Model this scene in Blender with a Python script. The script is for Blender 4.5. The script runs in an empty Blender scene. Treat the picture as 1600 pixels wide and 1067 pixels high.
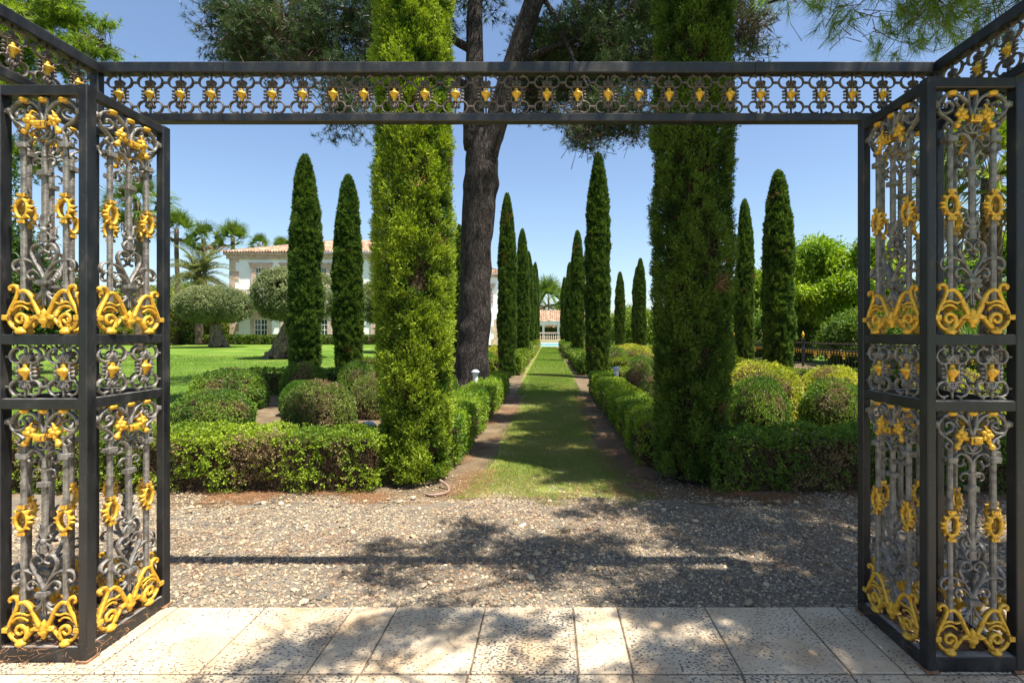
import bpy, math, random
import numpy as np
from math import radians, sin, cos, pi

# ------------------------------------------------------------------ camera, light, exposure
scene = bpy.context.scene
COL = scene.collection
cam_data = bpy.data.cameras.new("camera")
cam = bpy.data.objects.new("camera", cam_data)
COL.objects.link(cam)
cam.location = (0, 0, 1.6)
cam.rotation_euler = (radians(90), 0, 0)
cam_data.sensor_width = 36
cam_data.lens = 18.54
cam_data.shift_x = -0.03625
cam_data.shift_y = -0.0072
cam_data.clip_end = 3000
scene.camera = cam

SUN_EL = 69.0
SUN_AZ = (0.84, -0.54)          # horizontal direction towards the sun
world = bpy.data.worlds.new("World")
scene.world = world
world.use_nodes = True
wn = world.node_tree.nodes
wn.clear()
wo = wn.new("ShaderNodeOutputWorld")
wb = wn.new("ShaderNodeBackground")
ws = wn.new("ShaderNodeTexSky")
ws.sky_type = 'NISHITA'
ws.sun_disc = False
ws.sun_elevation = radians(SUN_EL)
ws.sun_rotation = math.atan2(SUN_AZ[0], SUN_AZ[1])
ws.altitude = 50
ws.air_density = 1.0
ws.dust_density = 1.0
ws.ozone_density = 2.5
wb.inputs[1].default_value = 0.085
world.node_tree.links.new(ws.outputs[0], wb.inputs[0])
world.node_tree.links.new(wb.outputs[0], wo.inputs[0])

sd = bpy.data.lights.new("sun", 'SUN')
sd.energy = 5.0
sd.angle = radians(0.5)
sd.color = (1.0, 0.94, 0.84)
sun = bpy.data.objects.new("sun", sd)
COL.objects.link(sun)
from mathutils import Vector
_n = math.hypot(*SUN_AZ)
to_sun = Vector((SUN_AZ[0] / _n * cos(radians(SUN_EL)), SUN_AZ[1] / _n * cos(radians(SUN_EL)), sin(radians(SUN_EL))))
sun.rotation_euler = to_sun.to_track_quat('Z', 'Y').to_euler()
sun.location = (4, -4, 12)

vs = scene.view_settings
vs.view_transform = 'Standard'
vs.look = 'None'
vs.gamma = 1
vs.exposure = 1.28
scene.cycles.max_bounces = 8
scene.cycles.diffuse_bounces = 4
scene.cycles.glossy_bounces = 3
scene.cycles.transmission_bounces = 4
scene.cycles.transparent_max_bounces = 6

# ------------------------------------------------------------------ helpers
RNG = np.random.default_rng(7)
random.seed(7)


def norm(a):
    return a / np.maximum(np.linalg.norm(a, axis=-1, keepdims=True), 1e-9)


def vnoise(P, scale=1.0, seed=0):
    """smooth value noise 0..1 at points P (N,3)"""
    Q = np.asarray(P, float) * scale + seed * 17.31
    i = np.floor(Q).astype(np.int64)
    f = Q - i
    f = f * f * (3 - 2 * f)
    out = np.zeros(len(Q))
    for dx in (0, 1):
        for dy in (0, 1):
            for dz in (0, 1):
                h = (i[:, 0] + dx) * 374761393 + (i[:, 1] + dy) * 668265263 + (i[:, 2] + dz) * 1274126177 + seed * 1013
                h = (h ^ (h >> 13)) * 1103515245
                h = (h ^ (h >> 16)) & 0xFFFFF
                w = (f[:, 0] if dx else 1 - f[:, 0]) * (f[:, 1] if dy else 1 - f[:, 1]) * (f[:, 2] if dz else 1 - f[:, 2])
                out += w * h / 0xFFFFF
    return out


class MB:
    """collects shapes and links them as one mesh object"""

    def __init__(self):
        self.v, self.q, self.t, self.ng, self.c, self.n = [], [], [], [], [], 0
        self.sq, self.st, self.sn = [], [], []

    def add(self, V, quads=None, tris=None, ngons=None, col=None, soft=True):
        V = np.asarray(V, float).reshape(-1, 3)
        b = self.n
        self.v.append(V)
        self.n += len(V)
        if quads is not None and len(quads):
            self.q.append(np.asarray(quads, np.int64) + b); self.sq.append(np.full(len(quads), soft))
        if tris is not None and len(tris):
            self.t.append(np.asarray(tris, np.int64) + b); self.st.append(np.full(len(tris), soft))
        if ngons is not None:
            for g in ngons:
                self.ng.append([k + b for k in g]); self.sn.append(False)
        if col is not None:
            col = np.asarray(col, float)
            if col.ndim == 1:
                col = np.repeat(col[None], len(V), 0)
            self.c.append(col)
        else:
            self.c.append(np.ones((len(V), 3)) * 0.5)

    def mesh(self, name, mat, smooth=False):
        V = np.concatenate(self.v)
        idx, st, tot = [], [], []
        p = 0
        if self.q:
            Q = np.concatenate(self.q)
            idx.append(Q.ravel()); st.append(p + 4 * np.arange(len(Q))); tot.append(np.full(len(Q), 4)); p += 4 * len(Q)
        if self.t:
            T = np.concatenate(self.t)
            idx.append(T.ravel()); st.append(p + 3 * np.arange(len(T))); tot.append(np.full(len(T), 3)); p += 3 * len(T)
        for g in self.ng:
            idx.append(np.array(g)); st.append(np.array([p])); tot.append(np.array([len(g)])); p += len(g)
        idx = np.concatenate(idx).astype(np.int32); st = np.concatenate(st).astype(np.int32); tot = np.concatenate(tot).astype(np.int32)
        me = bpy.data.meshes.new(name)
        me.vertices.add(len(V))
        me.vertices.foreach_set("co", V.astype(np.float32).ravel())
        me.loops.add(len(idx))
        me.loops.foreach_set("vertex_index", idx)
        me.polygons.add(len(st))
        me.polygons.foreach_set("loop_start", st)
        try:
            me.polygons.foreach_set("loop_total", tot)
        except Exception:
            pass
        flags = np.concatenate([np.asarray(x, bool) for x in self.sq + self.st + ([self.sn] if self.sn else [])])
        me.polygons.foreach_set("use_smooth", flags if smooth else np.zeros(len(st), bool))
        C = np.concatenate(self.c)
        a = me.attributes.new("Col", 'FLOAT_COLOR', 'POINT')
        a.data.foreach_set("color", np.concatenate([C, np.ones((len(C), 1))], 1).astype(np.float32).ravel())
        me.update(calc_edges=True)
        me.validate()
        me.materials.append(mat)
        return me

    def build(self, name, mat, parent=None, smooth=False, loc=None, rz=0.0):
        o = bpy.data.objects.new(name, self.mesh(name, mat, smooth))
        COL.objects.link(o)
        if parent is not None:
            o.parent = parent
        if loc is not None:
            o.location = loc
        if rz:
            o.rotation_euler = (0, 0, rz)
        return o

    # --- shapes
    def box(self, x0, x1, y0, y1, z0, z1, col=None):
        V = [(x0, y0, z0), (x1, y0, z0), (x1, y1, z0), (x0, y1, z0), (x0, y0, z1), (x1, y0, z1), (x1, y1, z1), (x0, y1, z1)]
        self.add(V, quads=[(3, 2, 1, 0), (4, 5, 6, 7), (0, 1, 5, 4), (1, 2, 6, 5), (2, 3, 7, 6), (3, 0, 4, 7)], col=col, soft=False)

    def prism(self, sec, p0, p1, U, W, col=None):
        """section points (k,2) in axes U,W swept from p0 to p1, capped"""
        sec = np.asarray(sec, float)
        U, W = np.asarray(U, float), np.asarray(W, float)
        off = sec[:, :1] * U + sec[:, 1:] * W
        V = np.concatenate([np.asarray(p0, float) + off, np.asarray(p1, float) + off])
        k = len(sec)
        q = [(i, (i + 1) % k, k + (i + 1) % k, k + i) for i in range(k)]
        self.add(V, quads=q, ngons=[list(range(k))[::-1], list(range(k, 2 * k))], col=col, soft=False)

    def bar(self, p0, p1, w, h, up=(0, 0, 1), bev=0.004, col=None):
        p0, p1 = np.asarray(p0, float), np.asarray(p1, float)
        d = (p1 - p0) / np.linalg.norm(p1 - p0)
        U = np.cross(d, up); U /= np.linalg.norm(U)
        W = np.cross(U, d)
        a, b = w / 2, h / 2
        e = bev
        sec = [(-a + e, -b), (a - e, -b), (a, -b + e), (a, b - e), (a - e, b), (-a + e, b), (-a, b - e), (-a, -b + e)]
        self.prism(sec, p0, p1, U, W, col)

    def lathe(self, c, prof, n=12, col=None, axis='z'):
        prof = np.asarray(prof, float)
        th = np.linspace(0, 2 * pi, n, endpoint=False)
        m = len(prof)
        V = np.zeros((m, n, 3))
        V[:, :, 0] = prof[:, :1] * np.cos(th)
        V[:, :, 1] = prof[:, :1] * np.sin(th)
        V[:, :, 2] = prof[:, 1:]
        q = [(i * n + j, i * n + (j + 1) % n, (i + 1) * n + (j + 1) % n, (i + 1) * n + j) for i in range(m - 1) for j in range(n)]
        V = V.reshape(-1, 3)
        if axis == 'y':
            V = V[:, [0, 2, 1]] * np.array([1, 1, 1])
        self.add(V + np.asarray(c, float), quads=q, ngons=[list(range(n))[::-1], [(m - 1) * n + j for j in range(n)]], col=col)

    def blob(self, c, r, n=10, m=7, col=None, jit=0.0):
        if np.isscalar(r):
            r = (r, r, r)
        ph = np.linspace(-pi / 2 + 0.12, pi / 2 - 0.12, m)
        prof = np.stack([np.cos(ph), np.sin(ph)], 1)
        th = np.linspace(0, 2 * pi, n, endpoint=False)
        V = np.zeros((m, n, 3))
        V[:, :, 0] = prof[:, :1] * np.cos(th); V[:, :, 1] = prof[:, :1] * np.sin(th); V[:, :, 2] = prof[:, 1:]
        V = V.reshape(-1, 3)
        if jit:
            V = V * (1 + (vnoise(V + np.asarray(c), 1.6, 3)[:, None] - .5) * 2 * jit)
        q = [(i * n + j, i * n + (j + 1) % n, (i + 1) * n + (j + 1) % n, (i + 1) * n + j) for i in range(m - 1) for j in range(n)]
        self.add(V * np.asarray(r, float) + np.asarray(c, float), quads=q, ngons=[list(range(n))[::-1], [(m - 1) * n + j for j in range(n)]], col=col)

    def tube(self, pts, rad, n=8, col=None, jit=0.0, seed=1, jscale=4.0):
        pts = np.asarray(pts, float)
        rad = np.asarray(rad, float)
        m = len(pts)
        T = norm(np.gradient(pts, axis=0))
        ref = np.array([0.31, 0.95, 0.1]) if abs(T[0][1]) < 0.9 else np.array([1.0, 0, 0])
        V = np.zeros((m, n, 3))
        th = np.linspace(0, 2 * pi, n, endpoint=False)
        u = np.cross(T[0], ref); u /= np.linalg.norm(u)
        for i in range(m):
            u = u - T[i] * np.dot(u, T[i]); u /= np.linalg.norm(u)
            w = np.cross(T[i], u)
            V[i] = pts[i] + rad[i] * (np.cos(th)[:, None] * u + np.sin(th)[:, None] * w)
        if jit:
            k = (vnoise(V.reshape(-1, 3), jscale, seed).reshape(m, n, 1) - .5) * 2 * jit
            V = V + (V - pts[:, None]) * k
        q = [(i * n + j, i * n + (j + 1) % n, (i + 1) * n + (j + 1) % n, (i + 1) * n + j) for i in range(m - 1) for j in range(n)]
        self.add(V.reshape(-1, 3), quads=q, ngons=[list(range(n))[::-1], [(m - 1) * n + j for j in range(n)]], col=col)

    def stroke(self, pts, w=0.02, d=0.02, t0=1.0, t1=0.6, per=5, y=0.0, curl=False):
        """flat bar swept along a smooth curve in the x-z plane; pts are (x,z)"""
        P = spline(np.asarray(pts, float), per)
        m = len(P)
        T = norm(np.gradient(P, axis=0))
        N = np.stack([-T[:, 1], T[:, 0]], 1)
        s = np.linspace(t0, t1, m)
        a = w / 2
        b = d / 2
        sec = np.array([(-1, -.5), (-.55, -1), (.55, -1), (1, -.5), (1, .5), (.55, 1), (-.55, 1), (-1, .5)])
        k = len(sec)
        V = np.zeros((m, k, 3))
        for j in range(k):
            V[:, j, 0] = P[:, 0] + N[:, 0] * sec[j, 0] * a * s
            V[:, j, 2] = P[:, 1] + N[:, 1] * sec[j, 0] * a * s
            V[:, j, 1] = y + sec[j, 1] * b * (0.5 + 0.5 * s)
        q = [(i * k + j, i * k + (j + 1) % k, (i + 1) * k + (j + 1) % k, (i + 1) * k + j) for i in range(m - 1) for j in range(k)]
        self.add(V.reshape(-1, 3), quads=q, ngons=[list(range(k))[::-1], [(m - 1) * k + j for j in range(k)]])
        if curl:
            self.blob((P[-1, 0], y, P[-1, 1]), (w * .62 * t1 + .002, b * 1.02, w * .62 * t1 + .002), 8, 5)

    def leaves(self, P, D, N, L, W, col, bend=0.12):
        """one folded diamond leaf per row"""
        n = len(P)
        D = norm(D)
        S = norm(np.cross(D, N))
        Nn = np.cross(S, D)
        L = np.broadcast_to(np.asarray(L, float), (n,))[:, None]
        W = np.broadcast_to(np.asarray(W, float), (n,))[:, None]
        V = np.zeros((n, 4, 3))
        V[:, 0] = P
        V[:, 1] = P + D * L * .48 + S * W * .5 + Nn * L * bend
        V[:, 2] = P + D * L
        V[:, 3] = P + D * L * .48 - S * W * .5 + Nn * L * bend
        q = np.arange(4 * n).reshape(n, 4)
        self.add(V.reshape(-1, 3), quads=q, col=np.repeat(col, 4, 0))

    def needles(self, P, D, L, W, col):
        n = len(P)
        D = norm(D)
        S = norm(np.cross(D, RNG.normal(size=(n, 3))))
        L = np.broadcast_to(np.asarray(L, float), (n,))[:, None]
        W = np.broadcast_to(np.asarray(W, float), (n,))[:, None]
        V = np.zeros((n, 3, 3))
        V[:, 0] = P - S * W * .5
        V[:, 1] = P + S * W * .5
        V[:, 2] = P + D * L
        self.add(V.reshape(-1, 3), tris=np.arange(3 * n).reshape(n, 3), col=np.repeat(col, 3, 0))


def spline(P, per=5):
    """Catmull-Rom through the points"""
    n = len(P)
    if n == 2:
        return np.linspace(P[0], P[1], 3)
    Q = np.concatenate([[2 * P[0] - P[1]], P, [2 * P[-1] - P[-2]]])
    out = []
    for i in range(1, n):
        a, b, c, d = Q[i - 1], Q[i], Q[i + 1], Q[i + 2]
        for k in range(per):
            t = k / per
            out.append(.5 * (2 * b + (c - a) * t + (2 * a - 5 * b + 4 * c - d) * t * t + (3 * b - a - 3 * c + d) * t ** 3))
    out.append(P[-1])
    return np.array(out)


def tag(o, label=None, cat=None, group=None, kind=None):
    if label: o['label'] = label
    if cat: o['category'] = cat
    if group: o['group'] = group
    if kind: o['kind'] = kind
    return o


def thing(name, label, cat, loc=(0, 0, 0), rz=0.0, group=None):
    o = bpy.data.objects.new(name, None)
    o.empty_display_size = .2
    COL.objects.link(o)
    o.location = loc
    o.rotation_euler = (0, 0, rz)
    return tag(o, label, cat, group)


def copy_tree(o, parent=None):
    c = o.copy()
    COL.objects.link(c)
    if parent is not None:
        c.parent = parent
    for ch in list(o.children):
        copy_tree(ch, c)
    return c


def link_mesh(name, me, parent, loc=(0, 0, 0), rz=0.0):
    o = bpy.data.objects.new(name, me)
    COL.objects.link(o)
    o.parent = parent
    o.location = loc
    o.rotation_euler = (0, 0, rz)
    return o


# ------------------------------------------------------------------ materials
def mat_nodes(name):
    m = bpy.data.materials.new(name)
    m.use_nodes = True
    nt = m.node_tree
    b = nt.nodes["Principled BSDF"]
    return m, nt, b


def nd(nt, typ, **kw):
    n = nt.nodes.new(typ)
    for k, v in kw.items():
        if k.startswith("i_"):
            n.inputs[int(k[2:]) if k[2:].isdigit() else k[2:].replace("_", " ")].default_value = v
        else:
            setattr(n, k, v)
    return n


def ramp(nt, fac, stops):
    r = nt.nodes.new("ShaderNodeValToRGB")
    e = r.color_ramp.elements
    while len(e) < len(stops):
        e.new(0.5)
    for k, (p, c) in enumerate(stops):
        e[k].position = p
        e[k].color = (*c, 1) if len(c) == 3 else c
    nt.links.new(fac, r.inputs[0])
    return r.outputs[0]


def solid(name, ca, cb, rough=.6, scale=8.0, metallic=0.0, bump=0.0, bscale=60.0, spec=.5, detail=6, lo=.35, hi=.65):
    m, nt, b = mat_nodes(name)
    tc = nd(nt, "ShaderNodeTexCoord")
    n = nd(nt, "ShaderNodeTexNoise"); n.inputs["Scale"].default_value = scale; n.inputs["Detail"].default_value = detail
    nt.links.new(tc.outputs["Object"], n.inputs["Vector"])
    c = ramp(nt, n.outputs[0], [(lo, ca), (hi, cb)])
    nt.links.new(c, b.inputs["Base Color"])
    b.inputs["Roughness"].default_value = rough
    b.inputs["Metallic"].default_value = metallic
    b.inputs["Specular IOR Level"].default_value = spec
    if bump:
        n2 = nd(nt, "ShaderNodeTexNoise"); n2.inputs["Scale"].default_value = bscale; n2.inputs["Detail"].default_value = 5
        nt.links.new(tc.outputs["Object"], n2.inputs["Vector"])
        bp = nd(nt, "ShaderNodeBump"); bp.inputs["Strength"].default_value = bump; bp.inputs["Distance"].default_value = .01
        nt.links.new(n2.outputs[0], bp.inputs["Height"])
        nt.links.new(bp.outputs[0], b.inputs["Normal"])
    return m


def leaf_mat(name, trans=.35, rough=.45, spec=.3, gain=1.0):
    m, nt, b = mat_nodes(name)
    a = nd(nt, "ShaderNodeAttribute", attribute_name="Col")
    nt.links.new(a.outputs["Color"], b.inputs["Base Color"])
    b.inputs["Roughness"].default_value = rough
    b.inputs["Specular IOR Level"].default_value = spec
    t = nd(nt, "ShaderNodeBsdfTranslucent")
    hs = nd(nt, "ShaderNodeHueSaturation"); hs.inputs["Saturation"].default_value = 1.1; hs.inputs["Value"].default_value = 1.25 * gain
    nt.links.new(a.outputs["Color"], hs.inputs["Color"])
    nt.links.new(hs.outputs[0], t.inputs[0])
    mx = nd(nt, "ShaderNodeMixShader"); mx.inputs[0].default_value = trans
    nt.links.new(b.outputs[0], mx.inputs[1]); nt.links.new(t.outputs[0], mx.inputs[2])
    nt.links.new(mx.outputs[0], nt.nodes["Material Output"].inputs[0])
    return m


def attr_mat(name, rough=.8, spec=.3, bump=0.0, bscale=80.0):
    m, nt, b = mat_nodes(name)
    a = nd(nt, "ShaderNodeAttribute", attribute_name="Col")
    nt.links.new(a.outputs["Color"], b.inputs["Base Color"])
    b.inputs["Roughness"].default_value = rough
    b.inputs["Specular IOR Level"].default_value = spec
    if bump:
        tc = nd(nt, "ShaderNodeTexCoord")
        n2 = nd(nt, "ShaderNodeTexNoise"); n2.inputs["Scale"].default_value = bscale
        nt.links.new(tc.outputs["Object"], n2.inputs["Vector"])
        bp = nd(nt, "ShaderNodeBump"); bp.inputs["Strength"].default_value = bump; bp.inputs["Distance"].default_value = .01
        nt.links.new(n2.outputs[0], bp.inputs["Height"]); nt.links.new(bp.outputs[0], b.inputs["Normal"])
    return m


def paint_mat():
    """weathered black paint with dust specks and scuffs"""
    m, nt, b = mat_nodes("black_paint")
    tc = nd(nt, "ShaderNodeTexCoord")
    n = nd(nt, "ShaderNodeTexNoise"); n.inputs["Scale"].default_value = 14; n.inputs["Detail"].default_value = 8
    mp = nd(nt, "ShaderNodeMapping"); mp.inputs["Scale"].default_value = (1, 1, .45)
    nt.links.new(tc.outputs["Object"], mp.inputs[0]); nt.links.new(mp.outputs[0], n.inputs["Vector"])
    c = ramp(nt, n.outputs[0], [(.35, (.006, .0065, .008)), (.58, (.014, .0145, .016)), (.70, (.035, .032, .028)), (.80, (.09, .08, .065))])
    n3 = nd(nt, "ShaderNodeTexNoise"); n3.inputs["Scale"].default_value = 190; n3.inputs["Detail"].default_value = 2
    nt.links.new(tc.outputs["Object"], n3.inputs["Vector"])
    sp = ramp(nt, n3.outputs[0], [(.70, (0, 0, 0)), (.76, (1, 1, 1))])
    mx = nd(nt, "ShaderNodeMixRGB"); nt.links.new(sp, mx.inputs[0]); nt.links.new(c, mx.inputs[1]); mx.inputs[2].default_value = (.22, .19, .15, 1)
    geo = nd(nt, "ShaderNodeNewGeometry"); sx = nd(nt, "ShaderNodeSeparateXYZ"); nt.links.new(geo.outputs["Normal"], sx.inputs[0])
    up = ramp(nt, sx.outputs[2], [(.75, (0, 0, 0)), (.97, (1, 1, 1))])
    dn = ramp(nt, n.outputs[0], [(.32, (.25, .25, .25)), (.6, (.95, .95, .95))])
    dm = nd(nt, "ShaderNodeMixRGB", blend_type='MULTIPLY'); dm.inputs[0].default_value = 1
    nt.links.new(up, dm.inputs[1]); nt.links.new(dn, dm.inputs[2])
    du = nd(nt, "ShaderNodeMixRGB"); nt.links.new(dm.outputs[0], du.inputs[0]); nt.links.new(mx.outputs[0], du.inputs[1]); du.inputs[2].default_value = (.30, .28, .25, 1)
    nt.links.new(du.outputs[0], b.inputs["Base Color"])
    r = ramp(nt, n.outputs[0], [(.3, (.34, .34, .34)), (.7, (.62, .62, .62))])
    nt.links.new(r, b.inputs["Roughness"])
    bp = nd(nt, "ShaderNodeBump"); bp.inputs["Strength"].default_value = .12; bp.inputs["Distance"].default_value = .004
    nt.links.new(n3.outputs[0], bp.inputs["Height"]); nt.links.new(bp.outputs[0], b.inputs["Normal"])
    return m


M = {}
M['paint'] = paint_mat()
M['rust'] = solid("rusty_plate", (.16, .075, .035), (.30, .17, .09), rough=.85, scale=40, bump=.4)
M['iron'] = solid("grey_iron", (.085, .076, .066), (.24, .222, .197), rough=.5, scale=30, metallic=.25, bump=.45, bscale=110, spec=.5, lo=.32, hi=.6)
M['shaded_iron'] = solid("iron_shade_tint", (.055, .042, .033), (.13, .10, .082), rough=.5, scale=22, metallic=.2, bump=.25, bscale=140, spec=.45)  # grey iron darkened and browned, the frieze's own shade put into its colour


def gilt():
    m, nt, b = mat_nodes("gilt_paint")
    tc = nd(nt, "ShaderNodeTexCoord")
    n = nd(nt, "ShaderNodeTexNoise"); n.inputs["Scale"].default_value = 55; n.inputs["Detail"].default_value = 6
    nt.links.new(tc.outputs["Object"], n.inputs["Vector"])
    c = ramp(nt, n.outputs[0], [(.30, (.36, .17, .015)), (.42, (.62, .33, .025)), (.62, (.76, .46, .045))])
    sx = nd(nt, "ShaderNodeSeparateXYZ"); nt.links.new(tc.outputs["Normal"], sx.inputs[0])
    ab = nd(nt, "ShaderNodeMath", operation='ABSOLUTE'); nt.links.new(sx.outputs[1], ab.inputs[0])
    ad = nd(nt, "ShaderNodeMath", operation='MULTIPLY_ADD'); ad.inputs[1].default_value = .5; nt.links.new(n.outputs[0], ad.inputs[0]); nt.links.new(ab.outputs[0], ad.inputs[2])
    f = ramp(nt, ad.outputs[0], [(.22, (0, 0, 0)), (.46, (1, 1, 1))])
    n2 = nd(nt, "ShaderNodeTexNoise"); n2.inputs["Scale"].default_value = 120; n2.inputs["Detail"].default_value = 3
    nt.links.new(tc.outputs["Object"], n2.inputs["Vector"])
    w = ramp(nt, n2.outputs[0], [(.27, (0, 0, 0)), (.33, (1, 1, 1))])
    fm = nd(nt, "ShaderNodeMixRGB", blend_type='MULTIPLY'); fm.inputs[0].default_value = 1
    nt.links.new(f, fm.inputs[1]); nt.links.new(w, fm.inputs[2])
    mx = nd(nt, "ShaderNodeMixRGB"); nt.links.new(fm.outputs[0], mx.inputs[0]); mx.inputs[1].default_value = (.16, .10, .045, 1); nt.links.new(c, mx.inputs[2])
    nt.links.new(mx.outputs[0], b.inputs["Base Color"])
    b.inputs["Metallic"].default_value = .25
    r = ramp(nt, n.outputs[0], [(.3, (.55, .55, .55)), (.7, (.34, .34, .34))]); nt.links.new(r, b.inputs["Roughness"])
    bp = nd(nt, "ShaderNodeBump"); bp.inputs["Strength"].default_value = .35; bp.inputs["Distance"].default_value = .004
    nt.links.new(n2.outputs[0], bp.inputs["Height"]); nt.links.new(bp.outputs[0], b.inputs["Normal"])
    return m


M['gold'] = gilt()
M['leaf'] = leaf_mat("leaf")
M['cyp'] = leaf_mat("cypress_leaf", .25, .55, .2)
M['needle'] = leaf_mat("pine_needle", .22, .45, .3)
M['freshneedle'] = leaf_mat("fresh_pine_needle", .5, .4, .3)
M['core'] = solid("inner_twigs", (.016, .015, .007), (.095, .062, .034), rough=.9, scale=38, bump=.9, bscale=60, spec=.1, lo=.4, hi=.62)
M['twig'] = attr_mat("twig_bark", .85, .2)
M['stone'] = attr_mat("pebble", .75, .35, .3, 120)
M['blade'] = leaf_mat("grass_blade", .3, .5, .25)


def bark_mat(name, ca, cb, cc, sc=7.0):
    m, nt, b = mat_nodes(name)
    tc = nd(nt, "ShaderNodeTexCoord")
    mp = nd(nt, "ShaderNodeMapping"); mp.inputs["Scale"].default_value = (sc * 1.7, sc * 1.7, sc * .45)
    nt.links.new(tc.outputs["Object"], mp.inputs[0])
    v = nd(nt, "ShaderNodeTexVoronoi", feature='DISTANCE_TO_EDGE'); v.inputs["Scale"].default_value = 2.4
    nz = nd(nt, "ShaderNodeTexNoise"); nz.inputs["Scale"].default_value = 1.7; nz.inputs["Detail"].default_value = 8
    nt.links.new(mp.outputs[0], nz.inputs["Vector"])
    ad = nd(nt, "ShaderNodeMixRGB", blend_type='ADD'); ad.inputs[0].default_value = 1.3
    nt.links.new(mp.outputs[0], ad.inputs[1]); nt.links.new(nz.outputs["Color"], ad.inputs[2])
    nt.links.new(ad.outputs[0], v.inputs["Vector"])
    c1 = ramp(nt, nz.outputs[0], [(.3, ca), (.6, cb), (.8, cc)])
    e = ramp(nt, v.outputs["Distance"], [(0.0, (.5, .48, .47)), (.13, (1, 1, 1))])
    mu = nd(nt, "ShaderNodeMixRGB", blend_type='MULTIPLY'); mu.inputs[0].default_value = 1
    nt.links.new(c1, mu.inputs[1]); nt.links.new(e, mu.inputs[2])
    nt.links.new(mu.outputs[0], b.inputs["Base Color"])
    b.inputs["Roughness"].default_value = .9
    b.inputs["Specular IOR Level"].default_value = .2
    mm = nd(nt, "ShaderNodeMath", operation='MULTIPLY_ADD'); mm.inputs[1].default_value = .5
    nt.links.new(nz.outputs[0], mm.inputs[0]); nt.links.new(e, mm.inputs[2])
    bp = nd(nt, "ShaderNodeBump"); bp.inputs["Strength"].default_value = 1.0; bp.inputs["Distance"].default_value = .05
    nt.links.new(mm.outputs[0], bp.inputs["Height"]); nt.links.new(bp.outputs[0], b.inputs["Normal"])
    return m


M['pinebark'] = bark_mat("pine_bark", (.030, .023, .020), (.068, .055, .048), (.125, .105, .092))
M['olivebark'] = bark_mat("olive_bark", (.11, .085, .06), (.22, .175, .125), (.34, .28, .21), 2.2)
M['palmbark'] = bark_mat("palm_bark", (.12, .085, .055), (.22, .16, .11), (.32, .25, .18), 4.0)


def ground_mat(name, stops, scale=3.0, bump=.4, bscale=30.0, scale2=40.0, mix2=.5, stops2=None, rough=.95):
    m, nt, b = mat_nodes(name)
    tc = nd(nt, "ShaderNodeTexCoord")
    n = nd(nt, "ShaderNodeTexNoise"); n.inputs["Scale"].default_value = scale; n.inputs["Detail"].default_value = 8; n.inputs["Roughness"].default_value = .65
    nt.links.new(tc.outputs["Object"], n.inputs["Vector"])
    c = ramp(nt, n.outputs[0], stops)
    n2 = nd(nt, "ShaderNodeTexNoise"); n2.inputs["Scale"].default_value = scale2; n2.inputs["Detail"].default_value = 6
    nt.links.new(tc.outputs["Object"], n2.inputs["Vector"])
    c2 = ramp(nt, n2.outputs[0], stops2 or [(.3, (.45, .45, .45)), (.7, (1.3, 1.3, 1.3))])
    mu = nd(nt, "ShaderNodeMixRGB", blend_type='MULTIPLY'); mu.inputs[0].default_value = mix2
    nt.links.new(c, mu.inputs[1]); nt.links.new(c2, mu.inputs[2])
    nt.links.new(mu.outputs[0], b.inputs["Base Color"])
    b.inputs["Roughness"].default_value = rough
    b.inputs["Specular IOR Level"].default_value = .15
    n3 = nd(nt, "ShaderNodeTexNoise"); n3.inputs["Scale"].default_value = bscale; n3.inputs["Detail"].default_value = 6
    nt.links.new(tc.outputs["Object"], n3.inputs["Vector"])
    bp = nd(nt, "ShaderNodeBump"); bp.inputs["Strength"].default_value = bump; bp.inputs["Distance"].default_value = .03
    nt.links.new(n3.outputs[0], bp.inputs["Height"]); nt.links.new(bp.outputs[0], b.inputs["Normal"])
    return m


M['soil'] = ground_mat("garden_soil", [(.3, (.085, .06, .036)), (.55, (.165, .12, .072)), (.75, (.28, .21, .135))], 2.2, .7, 26, 60, .6)
M['lawn'] = ground_mat("lawn_grass", [(.3, (.055, .115, .010)), (.5, (.10, .175, .018)), (.7, (.19, .235, .045))], .28, .6, 40, 25, .45)
M['turf'] = ground_mat("path_turf", [(.35, (.11, .16, .024)), (.52, (.17, .19, .04)), (.68, (.31, .24, .12))], 1.3, .6, 40, 30, .5)
M['gravelbed'] = ground_mat("gravel_bed", [(.3, (.13, .11, .088)), (.6, (.235, .20, .155)), (.8, (.31, .262, .20))], 3.0, .9, 60, 110, .9)


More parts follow.
